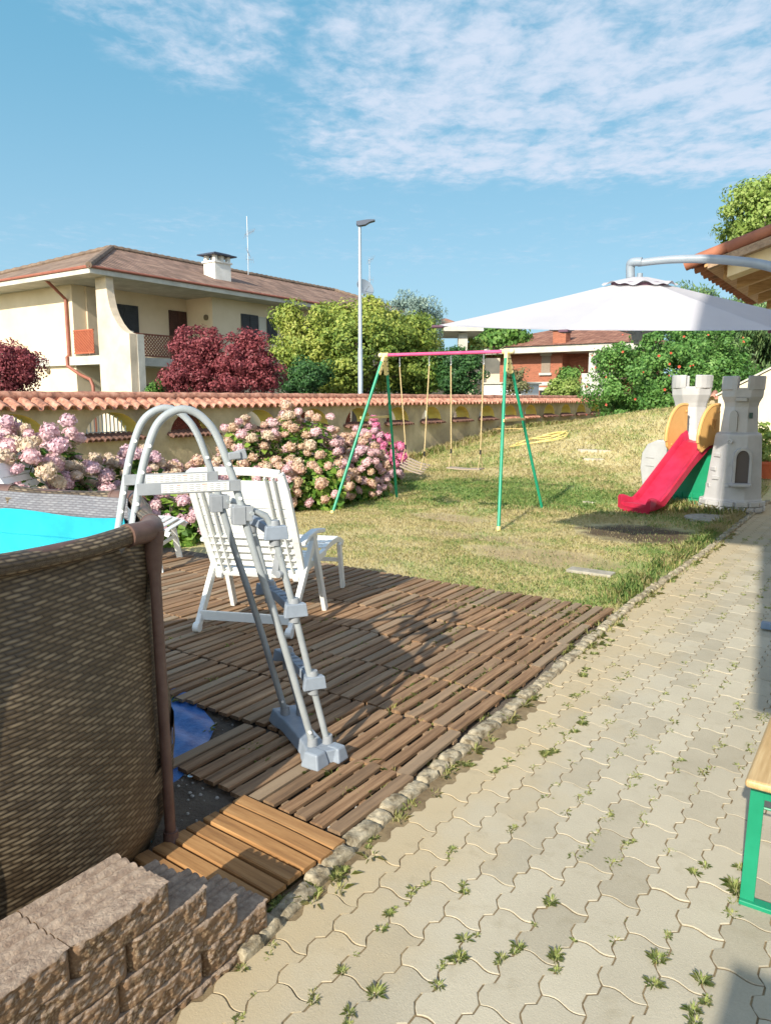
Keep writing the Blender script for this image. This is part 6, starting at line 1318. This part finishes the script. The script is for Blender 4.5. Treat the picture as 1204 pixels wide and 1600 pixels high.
# ================================================================== CREAM GABLE WALL at the far right
cw = empty('gable_wall', (-1.2, 17.0, 0), 'smooth cream wall with a sloping top behind the right castle tower', 'wall'); a = ony(1168, 596, 17); b = ony(1204, 578, 17); sl = (b.z - a.z) / (b.x - a.x)
mb = MB(); x0, x1 = a.x - .55, a.x + 6; mb.prism([(x0 + 1.2, 0), (x1 + 1.2, 0), (x1 + 1.2, a.z + sl * (x1 - a.x)), (x0 + 1.2, a.z + sl * (x0 - a.x))], 1, 0, .25); mb.build('wall', MAT('smooth_cream', sRGB(206, 190, 164), sRGB(220, 206, 182), .9, 1), cw)
mb = MB(); mb.bar((x0 + 1.2 - .05, .125, a.z + sl * (x0 - a.x) + .02), (x1 + 1.2, .125, a.z + sl * (x1 - a.x) + .02), .33, .035); mb.build('coping', CONCR, cw)
# ================================================================== OWN HOUSE: tiled roof corner over the path
RX, RY0, RY1, RZ0, SL = -1.76, 7.92, 11.42, 2.86, .31
rh = empty('roof_corner_building', (0, 9.6, 0), 'garden building whose terracotta tiled roof corner juts in from the right', 'building'); RO = Vector((0, 9.6, 0))
WOOD = MAT('varnished_soffit_wood', sRGB(150, 108, 66), sRGB(186, 142, 92), .6, 3, .2, 40, stretch=(1, 8, 1)); 
XE2 = 6.0; rz_ = lambda x: RZ0 + SL * (x - RX)
mb = MB(); mb.box((3.3, 0.05, 1.5), (7.5, 2.8, 3.0)); mb.build('wall', CREAM, rh)
k = 0; mb = MB(); y = RY0 + .13 - RO.y; rows = MB(); pitch = .20; ny = int((RY1 - RY0) / pitch)
for j in range(ny):
    yy = RY0 + .12 + j * pitch - RO.y
    for s in range(0, 16):
        xa = RX - .05 + s * .36 + .02 * hsh(j, s); xb_ = xa + .42; za, zb = rz_(xa) + .10, rz_(xb_) + .085; r0, r1 = .074, .062
        vs = []
        for (xx, zz, rr) in ((xa, za, r0), (xb_, zb, r1)):
            for q in range(9): t = pi * q / 8; vs.append((xx - .0, yy + rr * cos(t), zz - .045 + rr * .8 * sin(t)))
            for q in range(9): t = pi * q / 8; vs.append((xx - .0, yy + (rr - .014) * cos(t), zz - .045 + (rr - .014) * .8 * sin(t)))
        fs = [(q, q + 1, 18 + q + 1, 18 + q) for q in range(8)] + [(9 + q, 27 + q, 27 + q + 1, 9 + q + 1) for q in range(8)] + [(q, 9 + q, 9 + q + 1, q + 1) for q in range(8)] + [(18 + q, 18 + q + 1, 27 + q + 1, 27 + q) for q in range(8)]
        mb.add(vs, fs)
        # channel tile between
        yc = yy + pitch / 2; vs = []
        for (xx, zz) in ((xa + .03, za - .045), (xb_ + .03, zb - .045)):
            for q in range(7): t = pi + pi * q / 6; vs.append((xx, yc + .07 * cos(t), zz + .045 * sin(t)))
        mb.add(vs, [(q, q + 1, 7 + q + 1, 7 + q) for q in range(6)])
tiles = mb.build('roof_tiles', TERD if False else MAT('aged_terracotta', sRGB(112, 80, 64), sRGB(158, 110, 86), .88, 7, .5, 40, c3=sRGB(158, 102, 76), det=8), rh, smooth=60, fix=False)
mb = MB()
for s in range(16):   # verge row, brighter new tiles laid on edge
    xa = RX - .08 + s * .38; xb_ = xa + .40; mb.tube([(xa, RY0 - RO.y + .02, rz_(xa) + .085), (xb_, RY0 - RO.y + .02, rz_(xb_) + .095)], [.062, .054], 12)
mb.build('verge_tile', MAT('bright_terracotta', sRGB(146, 90, 68), sRGB(172, 110, 82), .8, 4, .3, 30), rh, smooth=60)
mb = MB(); pl = lambda x0, x1, y0, y1, dz, th: mb.add([(x0, y0 - RO.y, rz_(x0) + dz), (x1, y0 - RO.y, rz_(x1) + dz), (x1, y1 - RO.y, rz_(x1) + dz), (x0, y1 - RO.y, rz_(x0) + dz), (x0, y0 - RO.y, rz_(x0) + dz - th), (x1, y0 - RO.y, rz_(x1) + dz - th), (x1, y1 - RO.y, rz_(x1) + dz - th), (x0, y1 - RO.y, rz_(x0) + dz - th)], [(0, 1, 2, 3), (7, 6, 5, 4), (0, 4, 5, 1), (1, 5, 6, 2), (2, 6, 7, 3), (3, 7, 4, 0)])
pl(RX + .10, XE2, RY0 + .03, RY1, .02, .03); mb.build('soffit', WOOD, rh)
mb = MB(); 
for yy in np.arange(RY0 + .35, RY1, .75): pl(RX + .22, XE2, yy, yy + .10, -.012, .12)
mb.build('rafter', MAT('rafter_wood', sRGB(164, 128, 84), sRGB(196, 160, 112), .7, 5, stretch=(1, 6, 6)), rh)
mb = MB(); pl(RX + .30, XE2, RY0 + .09, RY0 + .34, -.014, .16); mb.build('bargeboard', MAT('pale_board', sRGB(206, 184, 142), sRGB(222, 202, 162), .8, 3), rh)
mb = MB(); pl(RX + .14, XE2, RY0 - .02, RY0 + .085, .03, .075); mb.build('mortar_bed', MAT('rough_mortar', sRGB(150, 124, 100), sRGB(186, 158, 130), .95, 20, 1, 50, bdist=.02), rh)
# unseen house behind the camera, its blocks shaped to throw the terrace shade
bigh = empty('unseen_house', (3, -5, 0), 'unseen house behind the viewer, its shape cut to shade the right of the terrace', 'house')
mb = MB(); mb.box((.30, 0, 1.0), (6.15, 7, 2.1)); mb.build('lower_shade_block', CREAM, bigh)
mb = MB(); mb.box((.44, 3.35, 5.6), (6.3, .3, 4.6)); mb.build('upper_shade_screen', CREAM, bigh)  # thin unseen screen, placed so its shadow falls on the path
mb = MB(); mb.box((.17, 3.349, 7.35), (6.84, .34, 2.7)); mb.build('high_shade_panel', CREAM, bigh)  # added high panel that throws shade on the parasol's right side
for (x, y) in ((2.9, 3.35),): mb2 = MB(); mb2.box((x, y, 2.7), (.3, .3, 1.2)); mb2.build('pillar', CREAM, bigh)
# ================================================================== PARASOL
CAN = MAT('white_canopy_cloth', sRGB(188, 186, 192), sRGB(198, 196, 201), .85, 2, .15, 8, bdist=.01); nt = CAN.node_tree; P = nt.nodes['Principled BSDF']
t_ = nt.nodes.new('ShaderNodeBsdfTranslucent'); t_.inputs[0].default_value = (.5, .48, .48, 1); mx = nt.nodes.new('ShaderNodeMixShader'); mx.inputs[0].default_value = .22; nt.links.new(P.outputs[0], mx.inputs[1]); nt.links.new(t_.outputs[0], mx.inputs[2]); nt.links.new(mx.outputs[0], nt.nodes['Material Output'].inputs[0])
UC = Vector((-1.77, 6.18, 0)); um = empty('parasol', UC, 'white hexagonal cantilever parasol on a curved grey arm over the terrace', 'parasol'); UM = MAT('grey_parasol_metal', sRGB(132, 142, 152), sRGB(146, 156, 166), .4, 4)
R_U, ZE, ZA = 1.34, 2.075, 2.545; ang0 = YAW + radians(0)
UVX = [(1.66, 0), (.78, .76), (-.78, .76), (-1.62, 0), (-.76, -.74), (.76, -.74)]   # six corners of the long canopy
UVX = [Vector((x * cos(YAW) - y * sin(YAW), x * sin(YAW) + y * cos(YAW), 0)) for x, y in UVX]; UFW = Vector((-sin(YAW), cos(YAW), 0))
def can(a, r):      # height of the cloth: straight on the ribs, hollow between them, the whole tilted a little
    k = ((a - ang0) / (pi / 3)) % 6; i = int(k) % 6; f = k - int(k); p = UVX[i].lerp(UVX[(i + 1) % 6], f) * r
    z = 2.195 + .37 * (1 - r) ** 1.06 - .030 * sin(pi * f) * r * (1 - r * .2) + .135 * p.dot(UFW) + .02 * r * sin(pi * f) * (1 if r > .97 else 0)
    return (p.x, p.y, z)
na, nr = 72, 16; vs = [can(ang0 + 2 * pi * i / na, .03 + .97 * j / nr) for i in range(na) for j in range(nr + 1)]
fs = [(i * (nr + 1) + j, ((i + 1) % na) * (nr + 1) + j, ((i + 1) % na) * (nr + 1) + j + 1, i * (nr + 1) + j + 1) for i in range(na) for j in range(nr)]
mb = MB(); mb.add(vs, fs); cn = mb.build('canopy', CAN, um, smooth=8)
mb = MB(); vs = []
for i in range(na):
    a = ang0 + 2 * pi * i / na
    for j in range(6): r = .012 + .175 * j / 5; x, y, z = can(a, max(r, .03)); q = r / max(r, .03); vs.append((x * q, y * q, z + .022 + .016 * (j / 5) * (.5 + .5 * cos(6 * (a - ang0) + pi)) * 1.6 + .01 * (j == 5) * sin(a * 11)))
mb.add(vs, [(i * 6 + j, ((i + 1) % na) * 6 + j, ((i + 1) % na) * 6 + j + 1, i * 6 + j + 1) for i in range(na) for j in range(5)]); mb.build('vent_flap', CAN, um, smooth=30)
mb = MB(); vs = []
for i in range(na):
    a = ang0 + 2 * pi * i / na
    for j, dz in ((0, .002), (1, .026)): x, y, z = can(a, .14); vs.append((x, y, z + dz))
mb.add(vs, [(i * 2, ((i + 1) % na) * 2, ((i + 1) % na) * 2 + 1, i * 2 + 1) for i in range(na)]); mb.build('vent_gap_strip', MAT('dark_plum', sRGB(96, 68, 84), rough=.8), um)  # dark strip painting the shaded gap under the vent flap
for i in range(6):
    a = ang0 + i * pi / 3; p = [Vector(can(a, r)) - Vector((0, 0, .02)) for r in (.04, .3, .6, .99)]; MB().tube(p, .009, 6).build('rib', UM, um); e_ = Vector(can(a, 1.0)); o = Vector((cos(a), sin(a), 0))
    MB().tube([Vector((0, 0, 2.12)), Vector(can(a, .5)) - Vector((0, 0, .025))], .007, 6).build('strut', UM, um)
    mb = MB(); mb.box(e_ - o * .02 + Vector((0, 0, -.008)), (.10, .07, .02), rot=Matrix.Rotation(a, 3, 'Z')); mb.build('corner_pocket', bpy.data.materials['dark_plum'], um, bevel=.006)
MB().tube([(0, 0, 2.05), (0, 0, 2.60)], .022, 10).build('hub_pole', UM, um, smooth=True)
MB().lathe([(.04, 2.08), (.045, 2.12), (.03, 2.17)], 14).build('hub', UM, um, smooth=True)
loc_ = lambda p: p - UC
ctrl = [(984, 438, 6.16), (984, 416, 6.16)]; el_ = [loc_(at(*c)) for c in ctrl]
MB().lathe([(.036, 0), (.038, .02), (.03, .03), (.03, .12)], 14, Matrix.Translation(el_[0] - Vector((0, 0, .01)))).build('collar', UM, um, smooth=True)
MB().tube(smooth_path([el_[0] + Vector((0, 0, .02)), el_[1], loc_(at(987, 410, 6.14)), loc_(at(1002, 409, 6.1))], 5), .034, 14).build('elbow', UM, um, smooth=True)
arm = smooth_path([loc_(at(*c)) for c in ((996, 411, 6.12), (1040, 406, 6.02), (1090, 404.5, 5.90), (1140, 407, 5.78), (1204, 417, 5.62), (1290, 450, 5.38), (1370, 540, 5.1), (1410, 700, 4.9), (1425, 850, 4.7))] + [Vector((.08, 5.62, .10)) - UC], 8)
MB().tube(arm, [.029 + .006 * min(1, i / 30) for i in range(len(arm))], 16).build('arm', UM, um, smooth=True)
bx = Vector((.08, 5.64, 0)) - UC; mb = MB(); mb.box(bx + Vector((0, 0, .045)), (1.46, .06, .045)); mb.box(bx + Vector((0, 0, .043)), (.06, 1.0, .044)); mb.lathe([(.06, .03), (.06, .14), (.045, .2)], 16, Matrix.Translation(bx)); mb.build('base_cross', MAT('blue_grey_metal', sRGB(96, 118, 142), sRGB(110, 132, 154), .45, 4), um, bevel=.004)
# ================================================================== BENCH
be = empty('beer_bench', (-.155, 3.43, 0), 'folding wooden bench with green steel legs at the right edge of the terrace', 'bench')
mb = MB(); y0, y1 = -1.10, 1.10; pr = [(-.125, .0), (-.125, .02), (-.119, .028), (.119, .028), (.125, .02), (.125, 0), (.119, -.0), (-.119, -.0)]
for s in (0,): mb.box((0, 0, .47), (.25, 2.2, .027))
tp = mb.build('seat_board', MAT('varnished_bench_wood', sRGB(176, 142, 92), sRGB(206, 176, 126), .38, 2.2, .15, 30, stretch=(30, 1.5, 10), det=8, c3=sRGB(192, 158, 108)), be, bevel=.012, seg=4)
GS = MAT('green_steel', sRGB(18, 128, 92), sRGB(28, 142, 106), .38, 5)
for yy in (-.98, .98):
    s = -1 if yy < 0 else 1; ly = yy
    for sx in (-1, 1): MB().bar((sx * .098, ly, .452), (sx * .106, ly + .0, .02), .042, .010, up=(0, 1, 0)).build('leg', GS, be, bevel=.002)
    MB().bar((-.127, ly, .012), (.127, ly, .012), .04, .022).build('foot_bar', GS, be, bevel=.003)
    MB().bar((-.1, ly, .395), (.1, ly, .395), .008, .04).build('cross_bar', GS, be, bevel=.001)
    MB().tube([(-.1, ly + .004, .345), (.1, ly + .004, .345)], .004, 6).build('rod', GS, be)
    MB().tube([(-.075, ly, .42), (-.03, ly - s * .34, .44)], .006, 6).build('brace', GS, be); MB().tube([(.075, ly, .42), (.03, ly - s * .34, .44)], .006, 6).build('brace', GS, be)
